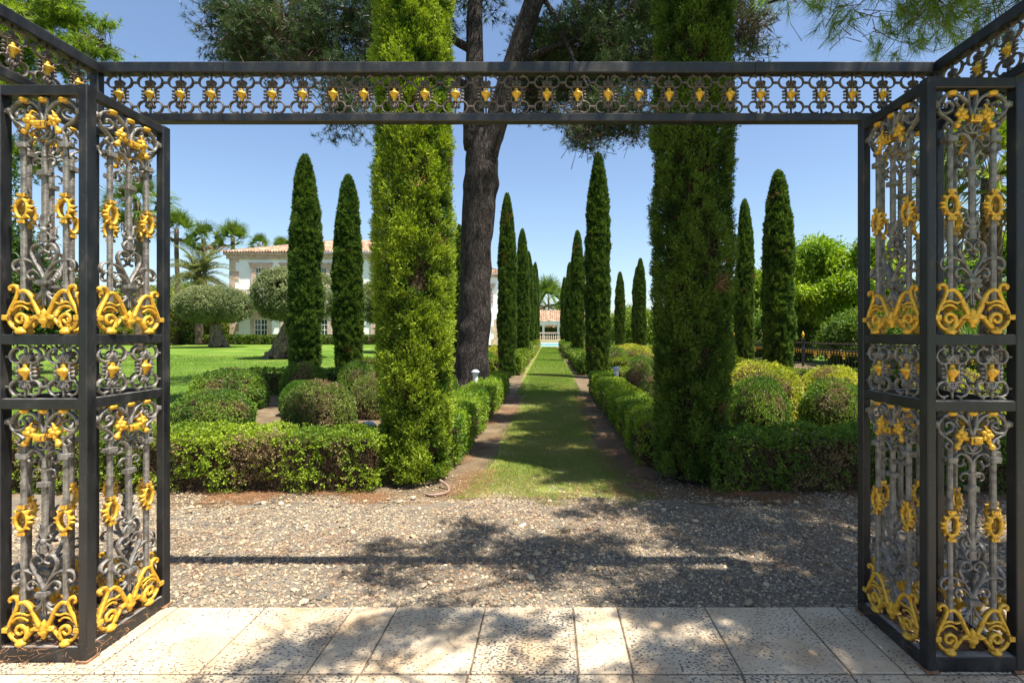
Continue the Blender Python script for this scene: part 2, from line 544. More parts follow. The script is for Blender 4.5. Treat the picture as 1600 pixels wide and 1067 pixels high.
def travertine():
    m, nt, b = mat_nodes("pitted_travertine")
    tc = nd(nt, "ShaderNodeTexCoord")
    at = nd(nt, "ShaderNodeAttribute", attribute_name="Col")
    sep = nd(nt, "ShaderNodeSeparateColor"); nt.links.new(at.outputs["Color"], sep.inputs[0])
    n = nd(nt, "ShaderNodeTexNoise"); n.inputs["Scale"].default_value = 3.2; n.inputs["Detail"].default_value = 8
    nt.links.new(tc.outputs["Object"], n.inputs["Vector"])
    c = ramp(nt, n.outputs[0], [(.3, (.45, .315, .185)), (.5, (.53, .415, .28)), (.7, (.58, .49, .36))])
    # per slab tone
    mt = nd(nt, "ShaderNodeMixRGB", blend_type='MULTIPLY'); mt.inputs[0].default_value = 1
    nt.links.new(c, mt.inputs[1])
    cb = nd(nt, "ShaderNodeCombineColor")
    for k in range(3):
        nt.links.new(sep.outputs[0], cb.inputs[k])
    nt.links.new(cb.outputs[0], mt.inputs[2])
    # pits
    mp = nd(nt, "ShaderNodeMapping"); mp.inputs["Scale"].default_value = (1, 1.35, 1)
    nt.links.new(tc.outputs["Object"], mp.inputs[0])
    p = nd(nt, "ShaderNodeTexNoise"); p.inputs["Scale"].default_value = 62; p.inputs["Detail"].default_value = 3; p.inputs["Roughness"].default_value = .55
    nt.links.new(mp.outputs[0], p.inputs["Vector"])
    big = nd(nt, "ShaderNodeTexNoise"); big.inputs["Scale"].default_value = 2.6; big.inputs["Detail"].default_value = 3
    nt.links.new(tc.outputs["Object"], big.inputs["Vector"])
    a1 = nd(nt, "ShaderNodeMath", operation='MULTIPLY_ADD'); a1.inputs[1].default_value = .30
    nt.links.new(big.outputs[0], a1.inputs[0]); nt.links.new(p.outputs[0], a1.inputs[2])
    a2 = nd(nt, "ShaderNodeMath", operation='ADD'); nt.links.new(a1.outputs[0], a2.inputs[0]); nt.links.new(sep.outputs[1], a2.inputs[1])
    pit = ramp(nt, a2.outputs[0], [(.765, (0, 0, 0)), (.80, (1, 1, 1))])
    mx = nd(nt, "ShaderNodeMixRGB"); nt.links.new(pit, mx.inputs[0]); nt.links.new(mt.outputs[0], mx.inputs[1]); mx.inputs[2].default_value = (.10, .095, .088, 1)
    nt.links.new(mx.outputs[0], b.inputs["Base Color"])
    b.inputs["Roughness"].default_value = .7
    b.inputs["Specular IOR Level"].default_value = .3
    bp = nd(nt, "ShaderNodeBump", invert=True); bp.inputs["Strength"].default_value = .6; bp.inputs["Distance"].default_value = .006
    nt.links.new(pit, bp.inputs["Height"]); nt.links.new(bp.outputs[0], b.inputs["Normal"])
    return m


M['travertine'] = travertine()
M['grout'] = solid("grout", (.10, .075, .05), (.20, .155, .11), rough=.9, scale=20, bump=.3)
M['render'] = solid("white_render", (.82, .80, .76), (.90, .88, .84), rough=.85, scale=.8, bump=.1, bscale=20)
M['sandstone'] = solid("pink_sandstone", (.46, .31, .23), (.62, .46, .36), rough=.8, scale=2.5, bump=.25, bscale=15)
M['tile'] = attr_mat("clay_tile", .8, .25, .3, 12)
M['glass'] = solid("dark_glass", (.03, .035, .04), (.06, .065, .07), rough=.08, scale=1.0, spec=.6)
M['wframe'] = solid("white_frame", (.72, .71, .68), (.80, .79, .76), rough=.6, scale=4)
M['water'] = solid("pool_water", (.02, .35, .48), (.06, .48, .60), rough=.12, scale=.6, spec=.5, bump=.15, bscale=1.5)
M['lampbody'] = solid("lamp_white", (.62, .60, .55), (.74, .72, .68), rough=.5, scale=10)
M['lampcap'] = solid("lamp_cap", (.30, .36, .42), (.42, .47, .52), rough=.4, scale=14)
M['hose'] = solid("brown_pipe", (.20, .125, .09), (.30, .20, .15), rough=.6, scale=20)
M['solar'] = solid("solar_panel", (.015, .018, .03), (.03, .035, .05), rough=.2, scale=3)
M['plaster'] = solid("warm_plaster", (.52, .40, .25), (.64, .50, .33), rough=.9, scale=.7)


# ------------------------------------------------------------------ setting: ground sheets
def sm(a, b, x):
    t = np.clip((x - a) / (b - a), 0, 1)
    return t * t * (3 - 2 * t)


def Hgt(x, y):
    """the lawn rises gently towards the villa"""
    return 0.62 * sm(16, 58, np.asarray(y, float)) * sm(9, 14, -np.asarray(x, float))


def sheet(name, x0, x1, y0, y1, z, mat, nx=1, ny=1, hills=False, curve=None):
    xs = np.linspace(x0, x1, nx + 1); ys = np.linspace(y0, y1, ny + 1)
    X, Y = np.meshgrid(xs, ys)
    Z = np.full_like(X, z)
    if hills:
        Z = Z + Hgt(X, Y)
    V = np.stack([X, Y, Z], -1).reshape(-1, 3)
    w = nx + 1
    q = [(j * w + i, j * w + i + 1, (j + 1) * w + i + 1, (j + 1) * w + i) for j in range(ny) for i in range(nx)]
    mb = MB(); mb.add(V, quads=q)
    o = mb.build(name, mat, smooth=True)
    return tag(o, kind='structure')


GZ = -0.03
sheet("ground", -900, 900, -60, 1800, GZ - .9, M['lawn'])        # far terrain below the garden level
sheet("soil", -8.4, 13.5, 2.6, 68, GZ, M['soil'])
sheet("lawn", -140, -8.4, 4.5, 260, GZ, M['lawn'], 100, 80, True)
sheet("lawn", 13.5, 140, 2.6, 260, GZ, M['lawn'])
sheet("lawn", -8.4, 13.5, 68, 260, GZ, M['lawn'])
mb = MB()
xs = np.linspace(-14, 14, 400)
ye = 5.12 + .55 * (vnoise(np.stack([xs, xs * 0, xs * 0], 1), 1.4, 3) - .5) + .22 * (vnoise(np.stack([xs, xs * 0, xs * 0], 1), 6, 4) - .5)
V = np.concatenate([np.stack([xs, xs * 0 - 1.5, xs * 0 + GZ + .006], 1), np.stack([xs, ye, xs * 0 + GZ + .006], 1)])
mb.add(V, quads=[(i, i + 1, 401 + i, 400 + i) for i in range(399)])
tag(mb.build("gravel_bed", M['gravelbed']), kind='structure')

# the turf walk: ragged edged sheet
mb = MB()
ys = np.linspace(5.25, 68, 260)
e0 = -.70 + .10 * (vnoise(np.stack([ys * 0, ys, ys * 0], 1), 1.3, 2) - .5) * 2 - .36 * sm(14, 22, ys)
e1 = .70 + .12 * (vnoise(np.stack([ys * 0, ys, ys * 0], 1), 1.1, 5) - .5) * 2 + .30 * sm(14, 22, ys)
ww = 1 + .35 * sm(7, 5, ys)
V = np.concatenate([np.stack([e0 * ww, ys, ys * 0 + GZ + .005], 1), np.stack([e1 * ww, ys, ys * 0 + GZ + .005], 1)])
n = len(ys)
mb.add(V, quads=[(i, n + i, n + i + 1, i + 1) for i in range(n - 1)])
tag(mb.build("path", M['turf']), kind='structure')

# paving slabs
mb = MB()
rows = [(3.10, 2.49), (2.484, 1.87), (1.864, 1.25), (1.244, .63), (.624, 0.0), (-.006, -.62), (-.626, -1.3)]
starts = [-6.30, -6.05, -6.42, -6.2, -6.3, -6.1, -6.35]
pat = [.515, .258, .515, .515, .258, .515]
for r, (ya, yb) in enumerate(rows):
    x = starts[r]
    k = {0: 4, 1: 2, 2: 5, 3: 1, 4: 3, 5: 0, 6: 2}[r]
    while x < 6.2:
        w = pat[k % 6]; k += 1
        g = .0045
        tone = RNG.uniform(.88, 1.06); pits = RNG.choice([.018, .034, .048, .06, .07], p=[.2, .2, .2, .2, .2])
        zt = RNG.uniform(-.0012, .0012)
        x0, x1, y0, y1 = x + g, x + w - g, yb + g, ya - g
        b_ = .004
        c = (tone, pits, 0)
        V = [(x0, y0, -.03), (x1, y0, -.03), (x1, y1, -.03), (x0, y1, -.03), (x0, y0, zt - b_), (x1, y0, zt - b_), (x1, y1, zt - b_), (x0, y1, zt - b_),
             (x0 + b_, y0 + b_, zt), (x1 - b_, y0 + b_, zt), (x1 - b_, y1 - b_, zt), (x0 + b_, y1 - b_, zt)]
        mb.add(V, quads=[(0, 1, 5, 4), (1, 2, 6, 5), (2, 3, 7, 6), (3, 0, 4, 7), (4, 5, 9, 8), (5, 6, 10, 9), (6, 7, 11, 10), (7, 4, 8, 11), (8, 9, 10, 11)], col=c)
        x += w
tag(mb.build("pavement", M['travertine']), kind='structure')
sheet("pavement_bedding", -6.4, 6.4, -1.3, 3.098, -.008, M['grout'])

# ------------------------------------------------------------------ gravel, litter, grass
ICO = None


def ico():
    t = (1 + 5 ** .5) / 2
    V = np.array([(-1, t, 0), (1, t, 0), (-1, -t, 0), (1, -t, 0), (0, -1, t), (0, 1, t), (0, -1, -t), (0, 1, -t), (t, 0, -1), (t, 0, 1), (-t, 0, -1), (-t, 0, 1)], float)
    F = np.array([(0, 11, 5), (0, 5, 1), (0, 1, 7), (0, 7, 10), (0, 10, 11), (1, 5, 9), (5, 11, 4), (11, 10, 2), (10, 7, 6), (7, 1, 8), (3, 9, 4), (3, 4, 2), (3, 2, 6), (3, 6, 8), (3, 8, 9), (4, 9, 5), (2, 4, 11), (6, 2, 10), (8, 6, 7), (9, 8, 1)])
    return V / np.linalg.norm(V[0]), F


def stones(mb, n, x0, x1, y0, y1, z, smin, smax, palette, ypow=1.0, rag=False):
    V0, F0 = ico()
    P = np.stack([RNG.uniform(x0, x1, n), y0 + (y1 - y0) * RNG.random(n) ** ypow, np.full(n, z)], 1)
    if rag:
        e = 5.12 + .55 * (vnoise(P * [1, 0, 0], 1.5, 3) - .5) + .5 * (vnoise(P, 5, 4) - .5) - P[:, 1]
        P = P[RNG.random(n) < np.clip(e / .30 + .5, 0, 1)]
        n = len(P)
    s = smin * (smax / smin) ** (RNG.random(n) ** 1.6)
    sc = np.stack([s * RNG.uniform(.8, 1.4, n), s * RNG.uniform(.6, 1.1, n), s * RNG.uniform(.35, .7, n)], 1)
    V = V0[None] * (1 + RNG.uniform(-.16, .16, (n, 12, 1)))
    V = V * sc[:, None]
    th = RNG.uniform(0, 2 * pi, n); c, s_ = np.cos(th)[:, None], np.sin(th)[:, None]
    tl = RNG.normal(0, .25, (n, 1))
    X = V[:, :, 0] * c - V[:, :, 1] * s_; Y = V[:, :, 0] * s_ + V[:, :, 1] * c
    Z = V[:, :, 2] + X * tl
    P[:, 2] += sc[:, 2] * RNG.uniform(-.1, .9, n)
    W = np.stack([X, Y, Z], -1) + P[:, None]
    pal = np.array(palette)
    col = pal[RNG.integers(0, len(pal), n)] * np.array([.95, .90, .79]) * RNG.uniform(.7, 1.2, (n, 1))
    F = (F0[None] + 12 * np.arange(n)[:, None, None]).reshape(-1, 3)
    mb.add(W.reshape(-1, 3), tris=F, col=np.repeat(col, 12, 0))


PAL = [(.17, .15, .13), (.23, .195, .155), (.33, .275, .205), (.30, .24, .17), (.38, .31, .225), (.45, .375, .28), (.145, .14, .135), (.25, .22, .185), (.36, .27, .18), (.50, .43, .34), (.26, .20, .14)]
mb = MB()
stones(mb, 74000, -4.6, 4.4, 3.10, 5.6, GZ + .006, .0045, .015, PAL, 1.0, True)
stones(mb, 700, -4.6, 4.4, 3.10, 5.20, GZ + .006, .018, .034, PAL)
stones(mb, 9000, -4.6, 4.4, 5.1, 6.1, GZ + .004, .005, .014, PAL, 2.4)
tag(mb.build("gravel", M['stone'], smooth=False), "loose grey and tan pebbles between the paving and the hedges", "gravel", kind='stuff')

# fallen needles
mb = MB()


def litter(n, x0, x1, y0, y1, z, lmin=.05, lmax=.13, lift=.012, clump=0):
    P = np.stack([RNG.uniform(x0, x1, n), RNG.uniform(y0, y1, n), z + RNG.uniform(0, lift, n)], 1)
    if clump:
        k = vnoise(P, 2.2, 9) > clump
        P = P[k]
    n = len(P)
    a = RNG.uniform(0, 2 * pi, n)
    D = np.stack([np.cos(a), np.sin(a), RNG.normal(0, .08, n)], 1)
    S = np.stack([-np.sin(a), np.cos(a), np.zeros(n)], 1)
    L = RNG.uniform(lmin, lmax, n)[:, None]; w = .0011
    bend = RNG.normal(0, .12, (n, 1)) * L
    V = np.zeros((n, 6, 3))
    V[:, 0] = P - S * w; V[:, 1] = P + S * w
    V[:, 2] = P + D * L * .5 - S * w + S * bend; V[:, 3] = P + D * L * .5 + S * w + S * bend
    V[:, 4] = P + D * L - S * w * .5; V[:, 5] = P + D * L + S * w * .5
    i = 6 * np.arange(n)[:, None]
    q = np.concatenate([i + [0, 1, 3, 2], i + [2, 3, 5, 4]])
    col = np.array([.26, .13, .06]) * RNG.uniform(.6, 1.5, (n, 1))
    mb.add(V.reshape(-1, 3), quads=q, col=np.repeat(col, 6, 0))


litter(9000, -4.5, 4.4, 3.15, 5.5, GZ + .018, clump=.52)
litter(1500, -4.5, 4.4, 3.15, 5.5, GZ + .018)
litter(210, -3.2, 3.0, 2.3, 3.1, .001, lift=.004)
for cx_ in (-2.48, 2.02):
    litter(900, cx_ - .21, cx_ + .21, 2.57, 3.08, .003, lift=.09)
litter(6000, -1.15, 1.15, 5.3, 12, GZ + .01, clump=.5)
for sx_ in (-1, 1):
    litter(9000, sx_ * .9 - .28, sx_ * .9 + .28, 5.3, 14, GZ + .008, clump=.40)
litter(5000, -4.2, -1.6, 5.05, 5.5, GZ + .01, clump=.4)
litter(5000, 1.5, 4.2, 5.05, 5.5, GZ + .01, clump=.4)
tag(mb.build("pine_needle_litter", attr_mat("dry_needle", .7, .3)), "fallen brown pine needles strewn over gravel and paving", "needles", kind='stuff')

# grass blades on the walk
mb = MB()


def grass(n, x0, x1, y0, y1, z, h0, h1, w, ca, cb, mask=None):
    u = RNG.random(n)
    Y = y0 * (y1 / y0) ** u
    X = RNG.uniform(x0, x1, n)
    P = np.stack([X, Y, np.full(n, z)], 1)
    if mask is not None:
        k = mask(P)
        P = P[k]
    n = len(P)
    a = RNG.uniform(0, 2 * pi, n)
    lean = RNG.uniform(.2, .9, n)
    D = np.stack([np.cos(a) * lean, np.sin(a) * lean, np.ones(n)], 1)
    t = np.clip(vnoise(P, 1.4, 4) * .8 + RNG.random(n) * .5 - .15, 0, 1)[:, None]
    col = np.array(ca) * (1 - t) + np.array(cb) * t
    mb.needles(P, D, RNG.uniform(h0, h1, n) * (1 + P[:, 1] * .02), w * (1 + P[:, 1] * .06), col)


def walkmask(P):
    edge = .76 + .5 * (vnoise(P, 1.2, 8) - .5) + .35 * (P[:, 1] < 7) * (7 - P[:, 1]) / 2
    k0 = RNG.random(len(P)) < np.clip((P[:, 1] - 5.05 + .7 * (vnoise(P, 3, 6) - .5)) / .35, 0, 1)
    return k0 & (np.abs(P[:, 0] - .05) < edge) & (vnoise(P, 2.6, 12) > .18) & (RNG.random(len(P)) < np.clip((edge - np.abs(P[:, 0] - .05)) * 4 + .15, 0, 1))


grass(200000, -1.1, 1.1, 4.95, 22, GZ, .012, .038, .0035, (.13, .22, .028), (.31, .28, .09), walkmask)
grass(50000, -.9, .9, 14, 66, GZ, .02, .045, .006, (.12, .23, .02), (.19, .27, .04))
tag(mb.build("grass", M['blade']), "short green and straw coloured grass along the garden walk", "grass", kind='stuff')

# lawn blades on the nearer part of the left lawn
mb = MB()
grass(110000, -26, -8.4, 7, 34, GZ, .02, .05, .006, (.075, .15, .012), (.13, .20, .03))
V = mb.v[0]; V[:, 2] += Hgt(V[:, 0], V[:, 1])
tag(mb.build("lawn_grass", M['blade']), "bright green mown grass of the open lawn", "grass", kind='stuff')

# ------------------------------------------------------------------ gate ironwork
def U(x, y):
    """measure of the scroll drawing -> panel metres (x across, z up)"""
    return ((x - 70) / 316.0, (522 - y) / 314.0)


def zA(pts):   # upper half drawing units
    return [U(x / 5.336, 130 + y / 5.336) for x, y in pts]


def zB(pts):   # lower half drawing units
    return [U(x / 5.08, 320 + y / 5.08) for x, y in pts]


def mirror(p):
    return [(-x, z) for x, z in p]


def scroll_panel_parts():
    g = MB()
    def both(pts, **k):
        g.stroke(pts, **k); g.stroke(mirror(pts), **k)
    # crown scrolls
    both(zA([(368, 345), (345, 265), (300, 200), (232, 168), (165, 172), (112, 212), (88, 270), (112, 325), (170, 365), (208, 405), (202, 438), (170, 446), (150, 424), (166, 402)]), w=0.0168, d=0.0252, t0=.9, t1=.6, curl=True)
    both(zA([(112, 322), (160, 322), (205, 300), (216, 262), (190, 236), (158, 244), (160, 268)]), w=0.0120, d=0.0192, t0=1, t1=.6, curl=True)
    both(zA([(352, 285), (310, 292), (268, 270), (240, 232), (250, 215)]), w=0.0120, d=0.0192, t0=1, t1=.6, curl=True)
    both(zA([(366, 340), (345, 250), (338, 150), (373, 148)]), w=0.0112, d=0.0237, t0=1, t1=1, per=3)
    both(zA([(373, 480), (340, 478), (308, 455), (300, 430), (318, 418)]), w=0.0120, d=0.0192, t0=1, t1=.6, curl=True)
    both(zA([(373, 470), (352, 430), (330, 400), (350, 380)]), w=0.0096, d=0.0148, t0=1, t1=.5)
    # frame lugs
    for s in (-1, 1):
        g.blob((s * .176, 0, U(0, 177)[1]), (.019, .016, .021), 10, 6)
        g.bar((s * .176, 0, U(0, 177)[1]), (s * .2, 0, U(0, 177)[1]), .022, .026)
    # forked centre bar
    both(zA([(369, 640), (366, 560), (335, 507), (285, 484), (240, 506), (228, 548), (252, 580), (290, 576), (300, 552)]), w=0.0152, d=0.0222, t0=.9, t1=.55, curl=True)
    both(zA([(366, 700), (350, 655), (315, 640), (282, 655), (280, 690), (300, 702)]), w=0.0096, d=0.0148, t0=1, t1=.6, curl=True)
    cx, ztop, zbot = 0.0, U(0, 250)[1], U(0, 372)[1]
    g.bar((0, 0, zbot), (0, 0, ztop), .026, .024, up=(0, 1, 0), bev=.006)
    g.bar((0, 0, U(0, 276.5)[1]), (0, 0, U(0, 269.5)[1]), .052, .046, up=(0, 1, 0), bev=.005)
    for s in (-1, 1):
        xb = s * .107
        g.bar((xb, 0, U(0, 470)[1]), (xb, 0, U(0, 351)[1]), .025, .022, up=(0, 1, 0), bev=.006)
        g.bar((xb, 0, U(0, 305)[1]), (xb, 0, U(0, 213)[1]), .025, .022, up=(0, 1, 0), bev=.006)
        g.bar((xb, 0, U(0, 234)[1]), (xb, 0, U(0, 226)[1]), .05, .046, up=(0, 1, 0), bev=.005)
        g.bar((s * .075, 0, U(0, 229)[1]), (s * .14, 0, U(0, 229)[1]), .026, .02, bev=.004)
    # leaf cluster below the centre bar
    both(zB([(366, 175), (330, 150), (318, 105), (300, 80)]), w=0.0160, d=0.0163, t0=1.1, t1=.25)
    both(zB([(366, 185), (390, 140), (392, 100), (418, 78)]), w=0.0120, d=0.0192, t0=1.1, t1=.3)
    both(zB([(366, 195), (320, 196), (300, 180), (312, 164)]), w=0.0112, d=0.0163, t0=1, t1=.5, curl=True)
    both(zB([(364, 215), (325, 235), (305, 270), (318, 296), (345, 290)]), w=0.0128, d=0.0178, t0=1, t1=.6, curl=True)
    g.blob((0, 0, U(0, 320 + 205 / 5.08)[1]), (.018, .02, .018), 10, 6)
    g.bar((0, 0, U(0, 320 + 300 / 5.08)[1]), (0, 0, U(0, 320 + 235 / 5.08)[1]), .036, .03, up=(0, 1, 0), bev=.006)
    # heart of scrolls
    both(zB([(360, 600), (325, 530), (280, 455), (252, 385), (268, 335), (305, 318), (340, 338), (345, 368), (318, 382)]), w=0.0168, d=0.0266, t0=.75, t1=.6, curl=True)
    both(zB([(352, 590), (300, 490), (230, 445), (160, 437), (115, 455), (102, 495), (122, 524), (150, 512)]), w=0.0152, d=0.0252, t0=.6, t1=.8, curl=True)
    both(zB([(350, 605), (318, 555), (275, 522), (235, 530), (222, 560), (240, 586), (262, 574)]), w=0.0144, d=0.0237, t0=.6, t1=.8, curl=True)
    zc = U(0, 320 + 620 / 5.08)[1]
    g.bar((0, 0, zc - .013), (0, 0, zc + .013), .052, .05, up=(0, 1, 0), bev=.004)
    g.bar((0, 0, zc - .006), (0, 0, zc + .006), .06, .056, up=(0, 1, 0), bev=.003)
    both(zB([(352, 635), (338, 690), (305, 735), (255, 775)]), w=0.0152, d=0.0222, t0=.8, t1=1)
    both(zB([(350, 645), (330, 690), (300, 712), (280, 705)]), w=0.0112, d=0.0192, t0=1, t1=.4)
    both(zB([(365, 640), (364, 720), (364, 800)]), w=0.0096, d=0.0148, t0=1, t1=.6)
    # gilded base
    b = MB()
    def gb(pts, **k):
        b.stroke(pts, **k); b.stroke(mirror(pts), **k)
    gb(zB([(96, 690), (84, 668), (105, 650), (138, 660), (148, 705), (125, 765), (92, 830), (72, 895), (92, 955), (145, 992), (205, 978), (250, 930), (285, 890), (345, 888)]), w=0.0211, d=0.0266, t0=.8, t1=.7, per=6)
    gb(zB([(205, 978), (222, 930), (208, 890), (170, 872), (140, 890), (142, 925), (170, 938), (190, 920)]), w=0.0185, d=0.0252, t0=1, t1=.7, per=5, curl=True)
    gb(zB([(152, 700), (200, 690), (250, 730), (290, 810), (325, 885)]), w=0.0220, d=0.0252, t0=.8, t1=.9)
    gb(zB([(92, 832), (120, 790), (175, 775), (225, 790), (270, 775)]), w=0.0158, d=0.0207, t0=1, t1=.5)
    gb(zB([(100, 845), (140, 812), (190, 808), (225, 832)]), w=0.0141, d=0.0192, t0=1, t1=.6, curl=True)
    z0 = U(0, 320 + 900 / 5.08)[1]
    b.lathe((0, 0, z0), [(.004, -.05), (.013, -.042), (.010, -.034), (.022, -.02), (.026, -.008), (.018, 0), (.022, .006), (.013, .022), (.016, .028), (.006, .04), (.002, .046)], 12)
    b.bar((-.06, 0, z0), (.06, 0, z0), .026, .014)
    for s in (-1, 1):
        b.bar((s * .166, 0, z0), (s * .197, 0, z0), .042, .026, bev=.004)
        b.lathe((s * .112, 0, 0), [(.022, .0), (.028, .008), (.028, .016), (.02, .022), (.014, .034)], 12)
    # gilded ring on a side bar (origin at its middle)
    r = MB()
    a = np.linspace(0, 2 * pi, 9)
    rx, rz_ = .030, .047
    ring = [(rx * sin(t), rz_ * cos(t)) for t in np.linspace(0, 2 * pi, 25)]
    r.stroke(ring, w=.013, d=0.0326, t0=1, t1=1, per=2)
    for t in (45, 80, 100, 135, 225, 260, 280, 315):
        t = radians(t)
        a0, a1 = (rx * sin(t), rz_ * cos(t)), ((rx + .027) * sin(t), (rz_ + .018) * cos(t))
        r.stroke([a0, ((a0[0] * .5 + a1[0] * .5), (a0[1] * .5 + a1[1] * .5)), a1], w=.024, d=0.0326, t0=1, t1=.12, per=2)
    for s in (-1, 1):
        r.bar((0, 0, s * .043), (0, 0, s * .060), .026, .028, up=(0, 1, 0), bev=.005)
        r.bar((0, 0, s * .058), (0, 0, s * .074), .040, .034, up=(0, 1, 0), bev=.004)
        r.bar((0, -.014, s * .066), (0, -.021, s * .066), .026, .010, bev=.002)
    # gilded garland of two roses
    w = MB()
    zg = U(0, 130 + 375 / 5.336)[1]
    w.bar((-.028, -.016, zg), (.028, -.016, zg), .036, .036, bev=.006)
    w.bar((-.016, -.036, zg), (.016, -.036, zg), .012, .022, bev=.004)
    for s in (-1, 1):
        rc = (s * .062, -.02, U(0, 130 + 338 / 5.336)[1])
        w.blob(rc, (.014, .018, .014), 8, 5)
        for k in range(5):
            t = 2 * pi * k / 5 + .3
            w.blob((rc[0] + s * .019 * sin(t), rc[1] + .004, rc[2] + .019 * cos(t)), (.013, .014, .013), 8, 5)
        w.stroke([(rc[0], rc[2] + .02), (rc[0] - s * .004, rc[2] + .036), (rc[0] - s * .012, rc[2] + .048)], w=.016, d=0.0148, t0=1, t1=.3, y=-.014)
        w.stroke([(rc[0], rc[2] - .018), (s * .075, zg - .014), (s * .086, zg - .03)], w=.02, d=0.0192, t0=.8, t1=1, y=-.014)
        w.blob((s * .086, -.016, zg - .032), (.017, .016, .014), 8, 5)
        w.stroke([(s * .03, zg + .006), (s * .045, zg + .012), (rc[0], rc[2] - .01)], w=.02, d=0.0192, t0=1, t1=.8, y=-.014)
    # gilded knob under the top rail (origin at the rail)
    k = MB()
    k.lathe((0, 0, 0), [(.012, -.022), (.022, -.016), (.026, -.008), (.024, -.002), (.02, 0)], 12)
    return (g.mesh("scroll_panel", M['iron'], True), b.mesh("gilded_base", M['gold'], True), r.mesh("gilded_ring", M['gold'], True),
            w.mesh("gilded_garland", M['gold'], True), k.mesh("gilded_knob", M['gold'], True))


def medallion_meshes():
    """four rings round an urn, .245 high; origin in the middle"""
    g = MB()
    for sx in (-1, 1):
        for sz in (-1, 1):
            cx, cz = sx * .040, sz * .079
            t0 = np.linspace(-200, 105, 20)
            pts = []
            for t in t0:
                t = radians(t)
                # open towards the upright bar
                pts.append((cx + sx * .033 * cos(t + .35), cz + sz * .036 * sin(t + .35)))
            g.stroke(pts, w=.0105, d=.020, t0=1, t1=.8, per=2)
            g.bar((sx * .070, 0, cz - sz * .004), (sx * .092, 0, cz - sz * .004), .018, .012, bev=.003)
            g.bar((cx, 0, cz + sz * .034), (cx, 0, sz * .126), .012, .014, up=(0, 1, 0), bev=.002)
            # little inner volute
            g.stroke([(0, sz * .088), (sx * .010, sz * .066), (sx * .022, sz * .064), (sx * .026, sz * .078), (sx * .016, sz * .084)], w=.009, d=.022, t0=1, t1=.6, per=4, curl=True)
            g.stroke([(sx * .045, sz * .045), (sx * .032, sz * .036), (sx * .027, 0)], w=.010, d=.018, t0=1, t1=1, per=3)
        for dz in (-.02, 0, .02):
            g.blob((sx * .043, 0, dz), (.013, .010, .0075), 8, 5)
    for sz in (-1, 1):
        g.stroke([(0, sz * .125), (0, sz * .09), (0, sz * .05)], w=.011, d=.016, t0=.7, t1=1.2, per=2)
        for a in (-60, -30, 0, 30, 60):
            t = radians(a)
            g.blob((.024 * sin(t), -.003, sz * (.05 + .026 * cos(t))), (.0085, .010, .010), 6, 4)
        g.bar((-.03, 0, sz * .047), (.03, 0, sz * .047), .018, .009, bev=.002)
    u = MB()
    u.lathe((0, 0, 0), [(.005, -.044), (.012, -.038), (.009, -.028), (.022, -.012), (.031, .004), (.031, .009), (.016, .018), (.009, .026), (.012, .032), (.006, .040), (.002, .044)], 12)
    return g.mesh("medallion", M['iron'], True), u.mesh("gilded_urn", M['gold'], True)


SP, GBASE, GRING, GGARL, GKNOB = scroll_panel_parts()
MED, URN = medallion_meshes()
MEDF = MED.copy(); MEDF.materials.clear(); MEDF.materials.append(M['shaded_iron'])

CW, CD, PX, PY = .462, .57, .042, .060            # column width and depth, post section
RZ = [(.0, .075), (1.23, 1.285), (1.545, 1.60), (2.763, 2.816)]   # rails


def gate_column(label, x0, y0):
    """open box column; x0,y0 is its near left corner"""
    root = thing("gate_column", label, "gate column", (x0 + CW / 2, y0 + CD / 2, 0), group="iron box columns of the gateway")
    hx, hy = CW / 2 - PX / 2, CD / 2 - PY / 2
    pm = MB(); pm.bar((0, 0, 0), (0, 0, 2.816), PX, PY, up=(0, 1, 0), bev=.004)
    pme = pm.mesh("corner_post", M['paint'])
    fm_ = MB(); fm_.bar((0, 0, .0005), (0, 0, .012), PX + .018, PY + .018, up=(0, 1, 0), bev=.004)
    fme = fm_.mesh("foot_plate", M['rust'])
    for sx in (-1, 1):
        for sy in (-1, 1):
            p_ = link_mesh("corner_post", pme, root, (sx * hx, sy * hy, 0))
            link_mesh("foot_plate", fme, p_)
    for k in range(4):
        a = k * pi / 2
        side = k % 2 == 1
        half = (CD / 2 - PY) if side else (CW / 2 - PX)
        th = PX - .006 if side else PY - .008
        ox, oy = sin(a) * hx, -cos(a) * hy
        for (za, zb) in RZ:
            rm = MB(); rm.bar((-half - .001, 0, (za + zb) / 2 + .001), (half + .001, 0, (za + zb) / 2 + .001), th, zb - za - .004, bev=.004)
            link_mesh("rail", rm.mesh("rail", M['paint']), root, (ox, oy, 0), a)
        sx_ = half / .195
        for zb in (.075, 1.601):
            sc = link_mesh("scroll_panel", SP, root, (ox, oy, zb - .004), a)
            sc.scale = (sx_, 1, 1)
            link_mesh("gilded_base", GBASE, sc, (0, -.004, .004))
            link_mesh("gilded_garland", GGARL, sc)
            for s_ in (-1, 1):
                link_mesh("gilded_ring", GRING, sc, (s_ * .107, -.003, U(0, 328)[1])).scale = (1 / sx_ if side else 1, 1, 1)
            for s_ in (-1, 0, 1):
                link_mesh("gilded_knob", GKNOB, sc, (s_ * .10, 0, 1.160))
        for s_ in (-1, 1):
            md = link_mesh("medallion_panel", MED, root, (ox + cos(a) * s_ * half / 2, oy + sin(a) * s_ * half / 2, 1.415), a)
            md.scale = (half / .186, 1, 1)
            link_mesh("gilded_urn", URN, md)
    return root


gate_column("black iron column with grey scrolls and gilding on the left of the gateway", -2.25 - CW, 2.565)
gate_column("shaded black iron column with grey scrolls and gilding on the right of the gateway", 1.788, 2.49)

# overhead frieze
fr = thing("gate_frieze", "black iron frieze of linked rings with golden urns spanning above the two columns", "gate frieze", (0, 0, 0))
YF = 3.15
XL, XR = -2.70, 2.31


